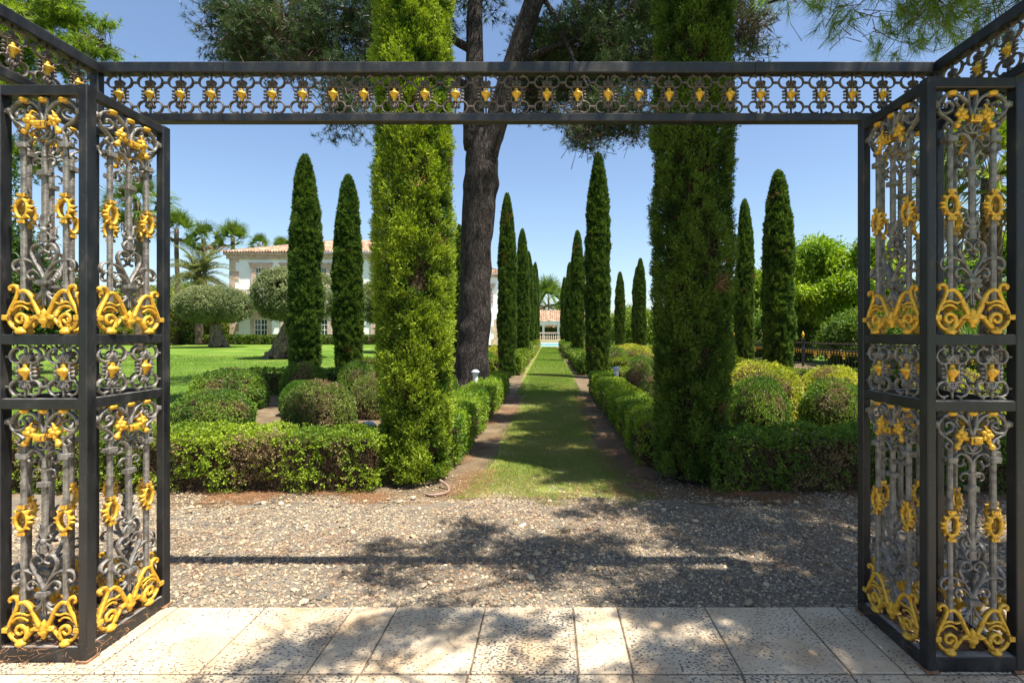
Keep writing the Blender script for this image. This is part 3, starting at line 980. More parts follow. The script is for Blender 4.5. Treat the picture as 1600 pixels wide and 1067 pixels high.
def rail_pair(p0, p1, name="frieze_rail"):
    for (a, b) in ((2.860, 2.908), (3.148, 3.212)):
        m_ = MB(); m_.bar((p0[0], p0[1], (a + b) / 2), (p1[0], p1[1], (a + b) / 2), .062, b - a, bev=.005)
        # small bead moulding under the rail
        L = math.hypot(p1[0] - p0[0], p1[1] - p0[1])
        m_.build(name, M['paint'], fr)


cuts = [XL - .03, -1.93, -1.38, .12, 1.22, XR + .03]
for q in range(5):
    rail_pair((cuts[q] + .0012, YF + .001 * (q % 2)), (cuts[q + 1] - .0012, YF + .001 * (q % 2)))
rail_pair((XL, YF - .033), (XL, .2))
rail_pair((XR, YF - .033), (XR, .2))
for x in (XL, XR):
    m_ = MB(); m_.bar((x, YF, 2.910), (x, YF, 3.146), .05, .05, up=(0, 1, 0), bev=.004)
    m_.build("frieze_post", M['paint'], fr)
nmed = 27
for k in range(nmed):
    x = XL + (k + .75) * (XR - XL) / (nmed + .5)
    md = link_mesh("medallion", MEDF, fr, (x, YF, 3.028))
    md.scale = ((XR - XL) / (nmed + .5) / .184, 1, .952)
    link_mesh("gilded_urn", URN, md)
for xs_, rz in ((XL, pi / 2), (XR, -pi / 2)):
    for k in range(11):
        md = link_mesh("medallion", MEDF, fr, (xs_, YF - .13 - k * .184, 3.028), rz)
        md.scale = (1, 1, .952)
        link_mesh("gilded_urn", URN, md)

# ------------------------------------------------------------------ foliage builders
def mixcol(ca, cb, t):
    t = np.clip(t, 0, 1)[:, None]
    return np.array(ca) * (1 - t) + np.array(cb) * t


def sprigs(mb, C, N, per, spread, L, W, ca, cb, brown=None, seed=1, nscale=2.5, jitter=.35):
    """clusters of small leaves round points C facing N"""
    n = len(C)
    t0 = vnoise(C, nscale, seed)
    Pc = np.repeat(C, per, 0); Nc = np.repeat(N, per, 0); t = np.repeat(t0 + RNG.normal(0, .12, n), per)
    m = len(Pc)
    D = norm(RNG.normal(size=(m, 3)) + Nc * .9)
    P = Pc + D * RNG.uniform(0, spread, (m, 1)) * .6
    NN = norm(Nc * .8 + RNG.normal(0, .6, (m, 3)) + np.array([0, 0, .35]))
    col = mixcol(ca, cb, (t - .5) * 1.5 + .5 + RNG.normal(0, .14, m)) * RNG.uniform(1 - jitter, 1 + jitter * .8, (m, 1))
    if brown is not None:
        bz = np.repeat(vnoise(C, brown[1], seed + 5), per) + RNG.normal(0, .07, m)
        k = bz > brown[0]
        col[k] = np.array([.25, .18, .09]) * RNG.uniform(.6, 1.4, (k.sum(), 1))
    mb.leaves(P, D, NN, RNG.uniform(.7, 1.25, m) * L, RNG.uniform(.8, 1.2, m) * W, col)


def twigs(mb, C, N, L, r, col=(.15, .09, .05)):
    n = len(C)
    D = norm(N + RNG.normal(0, .7, (n, 3)) + np.array([0, 0, .5]))
    S = norm(np.cross(D, RNG.normal(size=(n, 3))))
    L = (RNG.uniform(.5, 1.3, n) * L)[:, None]
    B = C - D * L * .6
    V = np.stack([B - S * r, B + S * r, B + D * L + S * r * .4, B + D * L - S * r * .4], 1)
    c = np.array(col) * RNG.uniform(.6, 1.7, (n, 1))
    mb.add(V.reshape(-1, 3), quads=np.arange(4 * n).reshape(n, 4), col=np.repeat(c, 4, 0))


def hedge(label, x0, x1, y0, y1, h, dens=600, L=.026, W=.016, ca=(.06, .13, .014), cb=(.20, .30, .028), seed=1, gap=.30, topdens=1.25, brown=(.74, 3.0), zb=0.0, sides="NSEWT"):
    root = thing("hedge", label, "hedge", ((x0 + x1) / 2, (y0 + y1) / 2, GZ + zb))
    X, Y = (x1 - x0) / 2, (y1 - y0) / 2
    f = MB(); tw = f
    faces = {'S': ((0, -1, 0), 2 * X * h), 'N': ((0, 1, 0), 2 * X * h), 'E': ((1, 0, 0), 2 * Y * h), 'W': ((-1, 0, 0), 2 * Y * h), 'T': ((0, 0, 1), 4 * X * Y)}
    for key in sides:
        nrm, area = faces[key]
        n = int(area * dens * (topdens if key == 'T' else 1))
        a, b = RNG.uniform(-1, 1, n), RNG.random(n)
        if key in 'SN':
            C = np.stack([a * X, np.full(n, nrm[1] * Y), b * h], 1)
        elif key in 'EW':
            C = np.stack([np.full(n, nrm[0] * X), a * Y, b * h], 1)
        else:
            C = np.stack([a * X, RNG.uniform(-1, 1, n) * Y, np.full(n, h)], 1)
        N = np.repeat(np.array(nrm, float)[None], n, 0)
        lump = (vnoise(C + seed * 3.1, 3.2, seed) - .5) * .085 + (vnoise(C, 9, seed + 1) - .5) * .07
        edge = np.zeros(n)
        if key != 'T':
            edge = -.05 * sm(h * .86, h, C[:, 2]) - .03 * sm(.12, 0, C[:, 2])
        else:
            ex = np.minimum(X - np.abs(C[:, 0]), Y - np.abs(C[:, 1]))
            edge = -.05 * sm(.12, 0, ex)
        C = C + N * (lump + edge - RNG.random(n)[:, None].ravel() ** 2 * .10)[:, None]
        if key != 'T':
            keep = vnoise(C, 4.5, seed + 9) > gap - .30 * (C[:, 2] > h * .75) + .12 * (C[:, 2] < .14)
        else:
            keep = vnoise(C, 5, seed + 9) > gap - .25
        tsel = (~keep) | (RNG.random(n) < .12)
        twigs(tw, C[tsel] - N[tsel] * .03, N[tsel], .12, .0022)
        C, N = C[keep], N[keep]
        sprigs(f, C, N, 8, L * 1.4, L, W, ca, cb, brown if key != 'T' else None, seed)
    f.build("foliage", M['leaf'], root)
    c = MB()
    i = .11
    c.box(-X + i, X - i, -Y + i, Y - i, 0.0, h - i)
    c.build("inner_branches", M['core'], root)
    return root


def cypress_mesh(seed, H, R, n, L, W, ca, cb, tip=.38, lump=.22, z0=.0, brown=.8, foot=.85, lean=(0, 0)):
    f = MB()
    z = z0 + (H - z0) * RNG.random(int(n * 1.35))
    def prof(z):
        t = np.clip((H - z) / (H * tip), 0, 1)
        return R * (1 - (1 - t) ** 2.0) ** .62 * (foot + (1 - foot) * sm(z0, H * .28, z)) * (1 - .10 * sm(H * .3, H, z))
    keep = RNG.random(len(z)) < np.maximum(prof(z) / R, .06)
    z = z[keep]; n = len(z)
    th = RNG.uniform(0, 2 * pi, n)
    o = np.stack([np.cos(th), np.sin(th), np.zeros(n)], 1)
    Q = np.stack([o[:, 0] * R, o[:, 1] * R, z * .45], 1)
    n1 = vnoise(Q, 2.6 / R ** .5, seed); n2 = vnoise(Q * [1, 1, 1.5], 7.5 / R ** .5, seed + 2)
    r = prof(z) * (1 - lump * .6 + lump * 1.1 * (n1 - .35) + lump * .8 * (n2 - .5)) * (1 - .20 * RNG.random(n) ** 1.6)
    P = o * r[:, None]; P[:, 2] = z
    P[:, 0] += lean[0] * z; P[:, 1] += lean[1] * z
    D = norm(np.array([0, 0, .9]) + o * .62 + RNG.normal(0, .32, (n, 3)))
    N = norm(o + RNG.normal(0, .55, (n, 3)) + np.array([0, 0, .25]))
    t = .6 * n2 + .4 * vnoise(P, 11, seed + 4) + RNG.normal(0, .12, n)
    col = mixcol(ca, cb, (t - .5) * 2.7 + .5) * RNG.uniform(.65, 1.3, (n, 1))
    bz = vnoise(P, 2.8, seed + 7) + RNG.normal(0, .05, n)
    k = bz > brown
    col[k] = np.array([.19, .12, .055]) * RNG.uniform(.6, 1.3, (k.sum(), 1))
    s = RNG.uniform(.6, 1.3, n)
    f.leaves(P, D, N, s * L, s * W, col, .08)
    me = f.mesh("crown", M['cyp'])
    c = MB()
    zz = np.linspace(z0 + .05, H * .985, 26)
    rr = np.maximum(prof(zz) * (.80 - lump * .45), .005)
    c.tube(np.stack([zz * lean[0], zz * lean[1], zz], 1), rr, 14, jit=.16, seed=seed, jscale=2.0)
    return me, c.mesh("inner_branches", M['core'], True)


def cypress_near(seed, H, R, n, ca, cb, z0, lean, brown=.86):
    """ragged column of many small sprays gathered in tufts"""
    f = MB()
    z = z0 + (H - z0) * RNG.random(n)
    th = RNG.uniform(0, 2 * pi, n)
    o = np.stack([np.cos(th), np.sin(th), np.zeros(n)], 1)
    def prof(z):
        return R * (.90 + .10 * sm(z0, H * .25, z)) * (1 - .06 * sm(H * .3, H, z)) * np.clip((H - z) / 2.0, .02, 1) ** .6
    Q = np.stack([o[:, 0] * R, o[:, 1] * R, z * .55], 1)
    n1 = vnoise(Q, 4.2, seed); n2 = vnoise(Q * [1, 1, 1.3], 11, seed + 2)
    r = prof(z) * (1 + .24 * (n1 - .6) + .20 * (n2 - .6)) * (1 - .22 * RNG.random(n) ** 2)
    C = o * r[:, None]; C[:, 2] = z; C[:, 0] += lean[0] * z
    keep = n2 > .27
    C, o, n1, n2 = C[keep], o[keep], n1[keep], n2[keep]
    per = 9
    m = len(C) * per
    Pc, O = np.repeat(C, per, 0), np.repeat(o, per, 0)
    ax = norm(np.array([0, 0, .75]) + o * .75 + RNG.normal(0, .35, o.shape))
    A = np.repeat(ax, per, 0)
    D = norm(A + RNG.normal(0, .45, (m, 3)))
    P = Pc + A * RNG.uniform(-.02, .05, (m, 1)) + RNG.normal(0, .010, (m, 3))
    N = norm(O + RNG.normal(0, .7, (m, 3)) + np.array([0, 0, .4]))
    t = np.repeat(.45 * n1 + .55 * n2 + RNG.normal(0, .10, len(C)), per)
    col = mixcol(ca, cb, (t - .48) * 2.8 + .5) * RNG.uniform(.65, 1.35, (m, 1))
    bz = np.repeat(vnoise(C, 3.2, seed + 7) + RNG.normal(0, .05, len(C)), per)
    k = bz > brown
    col[k] = np.array([.27, .17, .08]) * RNG.uniform(.6, 1.3, (k.sum(), 1))
    f.leaves(P, D, N, RNG.uniform(.022, .05, m), RNG.uniform(.008, .015, m), col, .08)
    me = f.mesh("crown", M['cyp'])
    c = MB()
    zz = np.linspace(z0 + .05, H * .985, 40)
    c.tube(np.stack([zz * lean[0], zz * 0, zz], 1), prof(zz) * .70, 16, jit=.2, seed=seed, jscale=3.0)
    return me, c.mesh("inner_branches", M['core'], True)


def trunk_mesh(h, r):
    m = MB(); m.tube([(0, 0, -.04), (.01, 0, h * .5), (0, .01, h)], [r * 1.25, r, r * .8], 10, jit=.12)
    return m.mesh("trunk", M['pinebark'], True)


def cypress(label, x, y, meshes, H, sc=(1, 1, 1), rz=0.0, zg=0.0, group="cypresses lining the garden"):
    root = thing("cypress_tree", label, "cypress", (x, y, GZ + zg), rz, group)
    a, b, t = meshes
    for nm, me in (("crown", a), ("inner_branches", b), ("trunk", t)):
        o = link_mesh(nm, me, root); o.scale = sc
    return root


# near pair
tk = trunk_mesh(.6, .14)
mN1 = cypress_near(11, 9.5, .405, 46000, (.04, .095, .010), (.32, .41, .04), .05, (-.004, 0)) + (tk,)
mN2 = cypress_near(23, 9.5, .415, 46000, (.018, .048, .008), (.135, .205, .03), .10, (.006, 0)) + (tk,)  # darker greens than the left one: its shade is put into the colour
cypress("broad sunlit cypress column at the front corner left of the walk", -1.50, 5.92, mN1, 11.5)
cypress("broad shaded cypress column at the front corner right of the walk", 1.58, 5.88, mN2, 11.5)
# clipped cypresses further back: three shapes
FA = [cypress_mesh(31 + k, 8.0, .45, 70000, .085, .030, (.022, .062, .016), (.13, .20, .035), tip=.42, lump=.30, z0=.06, brown=.93) + (tk,) for k in range(3)]
spots = [  # x, y, height, radius, label
    (-8.0, 17.3, 7.5, .60, "taller of the two dark cypresses standing on the lawn before the villa"),
    (-8.0, 21.0, 7.95, .66, "shorter dark cypress right of its neighbour on the lawn before the villa"),
    (-1.58, 19.8, 6.9, .40, "slender dark cypress on the walk just right of the pine trunk"),
    (-1.62, 32.0, 8.0, .50, "second cypress from the pine trunk on the left of the walk"),
    (-1.65, 42.0, 8.2, .52, "third cypress from the pine trunk on the left of the walk"),
    (-1.65, 52.0, 8.4, .55, "fourth cypress from the pine trunk on the left of the walk"),
    (-1.65, 63.0, 10.2, .60, "last cypress on the left of the walk beside the pool"),
    (1.82, 19.6, 8.35, .56, "tall thick dark cypress right of the walk behind the front one"),
    (1.72, 32.0, 7.9, .52, "second cypress behind the tall dark one on the right of the walk"),
    (1.72, 44.0, 7.6, .52, "third cypress behind the tall dark one on the right of the walk"),
    (1.75, 60.0, 8.1, .58, "last cypress on the right of the walk beside the pool"),
    (7.95, 18.3, 7.3, .62, "big cypress with a pointed top in front of the black fence"),
    (8.6, 23.2, 7.55, .47, "slim cypress just left of the big one by the black fence"),
    (8.4, 48.5, 8.6, .62, "nearer of the two small cypresses on the far right of the garden"),
    (8.6, 51.5, 8.2, .60, "cypress half hidden behind its equal on the far right of the garden"),
    (8.4, 62.5, 9.0, .72, "farther small cypress alone in the gap right of the walk"),
    (-4.1, 24.0, 6.6, .40, "thin cypress glimpsed between the sunlit cypress and the pine trunk"),
]
for i, (x, y, h, r, lab) in enumerate(spots):
    cypress(lab, x, y, FA[i % 3], h, (r / .5, r / .5, h / 8.0), rz=i * 1.9)

# ------------------------------------------------------------------ hedges
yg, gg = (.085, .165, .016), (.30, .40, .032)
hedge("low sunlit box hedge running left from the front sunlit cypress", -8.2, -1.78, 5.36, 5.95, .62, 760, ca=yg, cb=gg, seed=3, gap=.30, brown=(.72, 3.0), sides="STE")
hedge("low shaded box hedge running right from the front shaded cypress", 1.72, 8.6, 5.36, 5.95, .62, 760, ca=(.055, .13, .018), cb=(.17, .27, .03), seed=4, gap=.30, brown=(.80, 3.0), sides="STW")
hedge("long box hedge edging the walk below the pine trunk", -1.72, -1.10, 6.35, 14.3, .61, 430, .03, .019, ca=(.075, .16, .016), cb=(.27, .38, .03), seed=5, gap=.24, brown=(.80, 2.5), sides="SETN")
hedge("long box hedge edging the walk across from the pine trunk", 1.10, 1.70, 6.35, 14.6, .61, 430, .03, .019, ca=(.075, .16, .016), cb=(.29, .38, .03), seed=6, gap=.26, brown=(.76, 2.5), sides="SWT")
hedge("dark back hedge closing the left bed behind the clipped domes", -8.2, -2.5, 14.0, 14.7, .66, 200, .05, .032, seed=7, gap=.2, brown=(.78, 1.5), sides="STE")
hedge("back hedge closing the right bed behind the yellowish domes", 1.75, 8.8, 14.2, 14.9, .66, 200, .05, .032, ca=(.06, .12, .012), cb=(.22, .28, .02), seed=8, gap=.2, sides="STW")
hedge("second hedge left of the walk behind the slender cypress", -1.85, -1.15, 20.8, 31.0, .72, 130, .07, .045, ca=(.07, .13, .012), cb=(.22, .29, .02), seed=9, gap=.15, sides="SET")
hedge("second hedge right of the walk behind the tall dark cypress", 1.2, 2.0, 20.8, 31.0, .72, 130, .07, .045, ca=(.05, .11, .012), cb=(.18, .26, .02), seed=10, gap=.15, sides="SWT")
hedge("third hedge left of the walk towards the pool", -1.9, -1.15, 34, 62.0, .9, 40, .12, .08, ca=(.08, .14, .012), cb=(.24, .30, .02), seed=11, gap=.1, sides="SET")
hedge("third hedge right of the walk towards the pool", 1.2, 2.0, 34, 59.0, .85, 40, .12, .08, ca=(.05, .11, .012), cb=(.18, .26, .02), seed=12, gap=.1, sides="SWT")
hedge("cross hedge of the second left bed behind the pine", -8.0, -1.95, 20.9, 21.7, .62, 110, .07, .045, ca=(.07, .13, .012), cb=(.23, .29, .02), seed=13, gap=.15, sides="ST")
hedge("cross hedge of the second right bed behind the tall dark cypress", 2.5, 8.0, 21.4, 22.2, .62, 110, .07, .045, ca=(.07, .13, .012), cb=(.25, .30, .02), seed=14, gap=.15, sides="ST")
hedge("far yellow green hedge across the right garden", 2.1, 12.8, 33.0, 34.0, .8, 60, .1, .06, ca=(.10, .15, .012), cb=(.27, .31, .02), seed=15, gap=.1, sides="ST")
hedge("far yellow green hedge across the left garden", -8.0, -2.0, 33.0, 34.0, .8, 60, .1, .06, ca=(.10, .15, .012), cb=(.27, .31, .02), seed=16, gap=.1, sides="ST")
hedge("side hedge closing the right bed towards the fence", 8.7, 9.4, 5.9, 14.9, .64, 160, .05, .032, ca=(.06, .12, .012), cb=(.22, .28, .02), seed=17, gap=.2, sides="WT")
hedge("clipped hedge along the foot of the villa", -43, -12, 52.0, 53.0, .85, 45, .13, .08, ca=(.05, .10, .010), cb=(.14, .21, .02), seed=18, gap=.05, zb=float(Hgt(-20, 52)), sides="ST")

# ------------------------------------------------------------------ clipped domes
def dome_mesh(seed, per=8, n=2300, ca=(.06, .13, .018), cb=(.22, .33, .04), brown=(.80, 2.0), L=.036, W=.024):
    f = MB(); tw = f
    u = RNG.uniform(-.55, 1, n); th = RNG.uniform(0, 2 * pi, n)
    o = np.stack([np.sqrt(1 - u * u) * np.cos(th), np.sqrt(1 - u * u) * np.sin(th), u], 1)
    # a rounded, slightly boxy dome
    r = 1 / (np.abs(o[:, 0]) ** 2.3 + np.abs(o[:, 1]) ** 2.3 + np.abs(o[:, 2]) ** 2.3) ** (1 / 2.3)
    r = r * (1 + (vnoise(o, 2.2, seed) - .5) * .14 + (vnoise(o, 6, seed + 1) - .5) * .10) * (1 - .10 * RNG.random(n) ** 2)
    C = o * (r * .7)[:, None]
    C[:, 2] += .37
    C = C * np.array([1, 1, .86])
    k = C[:, 2] > .02
    C, o = C[k], o[k]
    sprigs(f, C, o, per, L * 1.5, L, W, ca, cb, brown, seed, 3.0)
    kk = RNG.random(len(C)) < .35
    twigs(tw, C[kk] - o[kk] * .05, o[kk], .11, .0025)
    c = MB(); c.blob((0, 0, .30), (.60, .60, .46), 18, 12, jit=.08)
    return f.mesh("foliage", M['leaf']), c.mesh("inner_branches", M['core'], True)


DG = dome_mesh(1)                                                                 # dark green
DB = dome_mesh(2, brown=(.66, 1.5), ca=(.07, .12, .02), cb=(.20, .25, .05))      # browned
DY = dome_mesh(3, ca=(.20, .25, .025), cb=(.50, .51, .06), brown=(.77, 1.8))      # yellow green
DV = dome_mesh(4, ca=(.05, .13, .012), cb=(.13, .25, .02), brown=(.9, 1.8))       # vivid green
domes = [  # px-measured world x, y, width, height, kind, label
    (-6.95, 11.5, 1.55, .88, DG, "large dark rounded bush at the back left of the left bed"),
    (-5.48, 8.6, 1.25, .72, DG, "rounded bush just behind the sunlit hedge beside the left column"),
    (-3.52, 8.1, 1.10, .90, DB, "partly browned rounded bush in the middle of the left bed"),
    (-6.15, 13.2, 1.10, .92, DG, "round dark bush below the taller lawn cypress"),
    (-5.05, 10.7, .80, .68, DV, "small vivid green bush tucked behind the browned one"),
    (-4.75, 13.1, 1.05, .96, DG, "round bush under the shorter lawn cypress"),
    (-3.45, 10.4, .95, .84, DB, "brownish bush half hidden behind the sunlit cypress"),
    (-2.25, 11.0, .75, .86, DG, "dark dome between the sunlit cypress and the pine trunk"),
    (2.25, 13.0, .82, .88, DB, "browned dome behind the right lamp"),
    (2.12, 10.7, .72, .76, DB, "small browned dome touching the shaded cypress"),
    (3.25, 8.2, .95, .96, DG, "dark fronted dome beside the shaded cypress"),
    (3.95, 9.9, 1.55, 1.08, DY, "large yellowish dome behind the dark fronted one by the shaded cypress"),
    (4.55, 8.4, 1.05, .90, DG, "dark fronted dome next to the right column"),
    (5.65, 10.5, 1.30, .96, DY, "large yellowish dome behind the one next to the right column"),
    (7.4, 9.6, 1.4, .95, DY, "yellowish dome seen through the right column"),
    (-7.9, 9.3, 1.3, .85, DG, "dark dome seen through the left column"),
    (-3.1, 23.6, 1.5, .95, DV, "small bright dome in the second left bed right of the pine trunk"),
    (-2.6, 26.5, 1.4, 1.0, DY, "yellow green dome farther back in the second left bed"),
    (-4.3, 26.8, 1.6, 1.0, DY, "yellow green dome behind the thin cypress"),
    (3.0, 24.2, 1.5, 1.0, DG, "dark dome in the second right bed behind the tall dark cypress"),
    (4.3, 25.5, 1.7, 1.05, DY, "broad yellow green dome in the second right bed"),
    (5.5, 24.2, 1.3, 1.0, DG, "dark round dome beside the broad one in the second right bed"),
    (4.6, 30.0, 1.8, 1.05, DY, "pale yellow dome farthest back in the second right bed"),
    (3.3, 18.6, 1.2, .85, DG, "dark dome close behind the right back hedge"),
    (5.0, 18.8, 1.3, .85, DB, "brownish dome close behind the right back hedge"),
]
for i, (x, y, w, h, mm, lab) in enumerate(domes):
    root = thing("clipped_bush", lab, "bush", (x, y, GZ), i * 1.3, "clipped dome bushes in the beds")
    for nm, me in zip(("foliage", "inner_branches"), mm):
        o = link_mesh(nm, me, root); o.scale = (w / 1.52, w / 1.52, h / .92)

# ------------------------------------------------------------------ pines
def tuft_cloud(mb, B, n, per, L, W, ca, cb, tw=None, twl=.35, seed=1, droop=0.0, gap=.42, nscale=1.1, clump=0, crad=.16, tww=.009):
    """needle tufts through an ellipsoid B=(x,y,z,rx,ry,rz)"""
    o = norm(RNG.normal(size=(n, 3)))
    r = RNG.random(n) ** (1 / 2.2)
    if clump:
        nc = max(4, n // clump)
        pick = RNG.integers(0, nc, n)
        oc = o[:nc]; o = oc[pick]
        C = oc * (r[:nc] * 1.0)[:, None] * np.array(B[3:6]) + np.array(B[:3])
        C = C[pick] + RNG.normal(0, crad, (n, 3)) * np.array([1, 1, .6])
        kc = vnoise((oc * r[:nc, None] * np.array(B[3:6]) + np.array(B[:3])), nscale * 1.6, seed) > gap
        k = kc[pick]
    else:
        C = o * r[:, None] * np.array(B[3:6]) + np.array(B[:3])
        k = vnoise(C, nscale * 1.6, seed) > gap
    C, o = C[k], o[k]
    n = len(C)
    if n == 0:
        return
    if tw is not None and n > 500:
        seltw = RNG.random(n) < .45
    else:
        seltw = np.ones(n, bool)
    ax = norm(o * .8 + RNG.normal(0, .5, (n, 3)) + np.array([0, 0, .35 - droop]))
    P = np.repeat(C, per, 0); A = np.repeat(ax, per, 0)
    m = len(P)
    P = P - A * RNG.uniform(0, .10, (m, 1))
    D = norm(A * .75 + RNG.normal(0, .48, (m, 3)))
    t = np.repeat(vnoise(C, .9, seed + 3) + RNG.normal(0, .15, n), per)
    col = mixcol(ca, cb, t) * RNG.uniform(.7, 1.25, (m, 1))
    mb.needles(P, D, RNG.uniform(.7, 1.2, m) * L, W, col)
    if tw is not None:
        cc = np.array(B[:3])
        C = C[seltw]; n = len(C)
        # twigs run from each tuft back towards the middle of the cloud, wandering
        E = C - norm(C - cc + RNG.normal(0, .25, (n, 3))) * (RNG.uniform(.6, 1.4, n) * twl)[:, None]
        S = norm(np.cross(C - E, RNG.normal(size=(n, 3))))
        w0, w1 = tww, tww * .35
        Mi = (C + E) / 2 + RNG.normal(0, .03, (n, 3))
        V = np.stack([E - S * w0, E + S * w0, Mi - S * w0 * .7, Mi + S * w0 * .7, C - S * w1, C + S * w1], 1)
        i = 6 * np.arange(n)[:, None]
        q = np.concatenate([i + [0, 1, 3, 2], i + [2, 3, 5, 4]])
        c = np.array([.13, .09, .065]) * RNG.uniform(.5, 1.5, (n, 1))
        tw.add(V.reshape(-1, 3), quads=q, col=np.repeat(c, 6, 0))
        # cones
        kk = RNG.random(n) < (.10 if tww > .005 else 0)
        for p in C[kk]:
            tw.blob(p + RNG.normal(0, .06, 3), (.022, .022, .035), 6, 4, col=(.07, .045, .03))


def limb(mb, pts, r0, r1, n=10, jit=.10, seed=1):
    P = spline(np.asarray(pts, float), 6)
    mb.tube(P, np.linspace(r0, r1, len(P)), n, jit=jit, seed=seed, jscale=5.0)


pine = thing("pine_tree", "tall old pine with a thick dark trunk rising from the hedge left of the walk", "pine tree", (-1.85, 12.5, GZ))
tb = MB()
P = spline(np.array([(-.02, 0, -.05), (0, 0, .3), (.05, 0, 1.2), (.10, 0, 2.6), (.15, .0, 4.2), (.26, 0, 5.4), (.22, 0, 6.4)]), 12)
rr = np.interp(P[:, 2], [-.05, .15, .5, 1.2, 4.0, 5.3, 5.6, 6.4], [.60, .49, .41, .375, .36, .40, .38, .33])
tb.tube(P, rr, 30, jit=.13, seed=3, jscale=3.5)
tb.build("trunk", M['pinebark'], pine, smooth=True)
lb = MB()
limb(lb, [(.10, 0, 6.0), (.06, 0, 7.0), (.09, 0, 8.0), (.08, .1, 9.5), (.3, .2, 11.5), (.5, .2, 13)], .27, .12, 16, .1, 4)
limb(lb, [(.30, 0, 5.7), (.62, 0, 6.7), (1.02, -.1, 8.0), (1.5, -.2, 9.4), (1.9, -.1, 10.6), (2.6, .1, 12)], .29, .18, 16, .1, 5)
limb(lb, [(.05, 0, 7.4), (-1.0, -.3, 7.9), (-2.4, -.5, 8.4), (-3.6, -.8, 8.6), (-5.0, -.6, 9.0)], .11, .03, 8, .1, 6)
limb(lb, [(-.05, 0, 8.4), (-1.2, .1, 9.0), (-2.8, .2, 9.4), (-4.4, .1, 9.6)], .10, .03, 8, .1, 7)
limb(lb, [(-1.6, -.4, 8.1), (-2.2, -.9, 7.6), (-2.35, -1.4, 6.7), (-2.4, -1.5, 6.1)], .05, .015, 7, .1, 8)
limb(lb, [(1.0, .05, 8.0), (1.9, -.2, 8.3), (3.0, -.3, 8.6), (4.4, -.5, 9.0)], .10, .03, 8, .1, 9)
limb(lb, [(1.6, .1, 9.8), (2.0, -.2, 9.0), (2.35, -.5, 8.0), (2.75, -.8, 7.0), (3.0, -1.0, 6.3)], .07, .02, 7, .1, 10)
limb(lb, [(.7, 0, 7.2), (1.4, .2, 7.5), (2.2, -.2, 7.4), (2.9, -.5, 7.2)], .06, .02, 7, .1, 11)
limb(lb, [(3.6, -.4, 8.8), (4.8, -1.0, 9.0), (5.8, -1.5, 8.3)], .04, .015, 7, .1, 12)
lb.build("limb", M['pinebark'], pine, smooth=True)
nb, tw = MB(), MB()
ox, oy = 1.85, -12.5
pc_a, pc_b = (.022, .05, .020), (.095, .145, .04)
blobs = [(-7.0, 11.9, 8.7, 1.1, 1.2, 1.0), (-5.8, 11.6, 8.3, 1.3, 1.2, 1.0), (-4.6, 12.1, 8.6, 1.3, 1.3, 1.1), (-3.8, 11.6, 7.7, .9, .9, 1.0), (-4.25, 11.0, 6.45, .62, .6, .95), (-5.2, 11.4, 7.5, .7, .7, .5), (-6.6, 11.6, 7.9, .8, .7, .6), (-8.0, 16.0, 14.6, 2.4, 2.4, .9),  # last mass of this row is unseen, added high up to shade the lawn
         (-3.2, 12.4, 9.3, 1.2, 1.2, 1.0), (-.1, 14.4, 9.2, 1.2, 1.0, 1.3), (1.1, 12.6, 8.7, 1.2, 1.1, 1.2), (2.2, 12.4, 9.0, 1.1, 1.0, 1.0), (.8, 13.4, 7.5, .95, .8, .9), (-.4, 13.8, 7.8, .7, .6, .8), (1.9, 12.0, 7.6, .9, .8, .9),
         (1.25, 11.5, 6.4, 1.1, .7, .5), (.85, 11.5, 5.85, .55, .5, .42), (1.9, 11.5, 6.1, .5, .45, .35), (3.2, 12.3, 9.4, 1.2, 1.1, 1.0), (4.15, 11.0, 7.9, .6, .6, .8),
         (-2.6, 12.5, 11.0, 2.6, 2.6, 1.2), (.8, 13.2, 11.8, 2.6, 2.6, 1.2), (-1.0, 14.0, 13.4, 2.4, 2.4, 1.2), (2.8, 12.4, 11.0, 2.0, 2.0, 1.0)]
for i, B in enumerate(blobs):
    vol = B[3] * B[4] * B[5]
    big = B[2] > 10.5
    tuft_cloud(nb, (B[0] + ox, B[1] + oy, B[2] - GZ, *B[3:]), int(vol * (220 if big else 2000)), 16 if not big else 12, .14 if not big else .24, .010 if not big else .022, pc_a, pc_b, tw, .5, seed=20 + i, gap=(.45 if i < 8 else .34) if not big else .35, clump=14, crad=.15 if not big else .4)
nb.build("needle_foliage", M['needle'], pine)
tw.build("twigs", M['twig'], pine)

# the pine whose boughs hang over the gate from the right
op = thing("overhanging_pine", "pine with long fresh green needles hanging over the right end of the frieze", "pine tree", (7.2, 1.2, GZ))
ox, oy = -7.2, -1.2
tb = MB()
limb(tb, [(0, 0, -.05), (-.1, .1, 2.5), (-.3, .2, 5.0), (-.5, .3, 8), (-.6, .3, 10)], .32, .12, 16, .1, 21)
tb.build("trunk", M['pinebark'], op, smooth=True)
lb = MB()
for pts in ([(-.3, .2, 4.8), (-1.8, 1.2, 5.0), (-3.4, 2.2, 4.8), (-4.6, 2.7, 4.45), (-5.5, 2.9, 4.2)], [(-.3, .2, 5.3), (-2.4, 1.0, 6.2), (-4.6, 1.2, 6.4), (-6.4, .6, 6.0)],
            [(-.4, .2, 6.4), (-2.4, 2.4, 7.0), (-3.8, 3.4, 7.0), (-4.9, 4.6, 7.6)], [(-.4, .2, 5.8), (-2.6, .2, 6.2), (-5.2, -.2, 6.0), (-6.6, .4, 5.8)], [(-1.8, 1.2, 5.0), (-3.0, 2.3, 4.6), (-3.6, 2.7, 4.25)]):
    limb(lb, pts, .055, .010, 8, .1, 22)
lb.build("limb", M['pinebark'], op, smooth=True)
nb, tw = MB(), MB()
fa, fb = (.11, .20, .03), (.34, .44, .07)
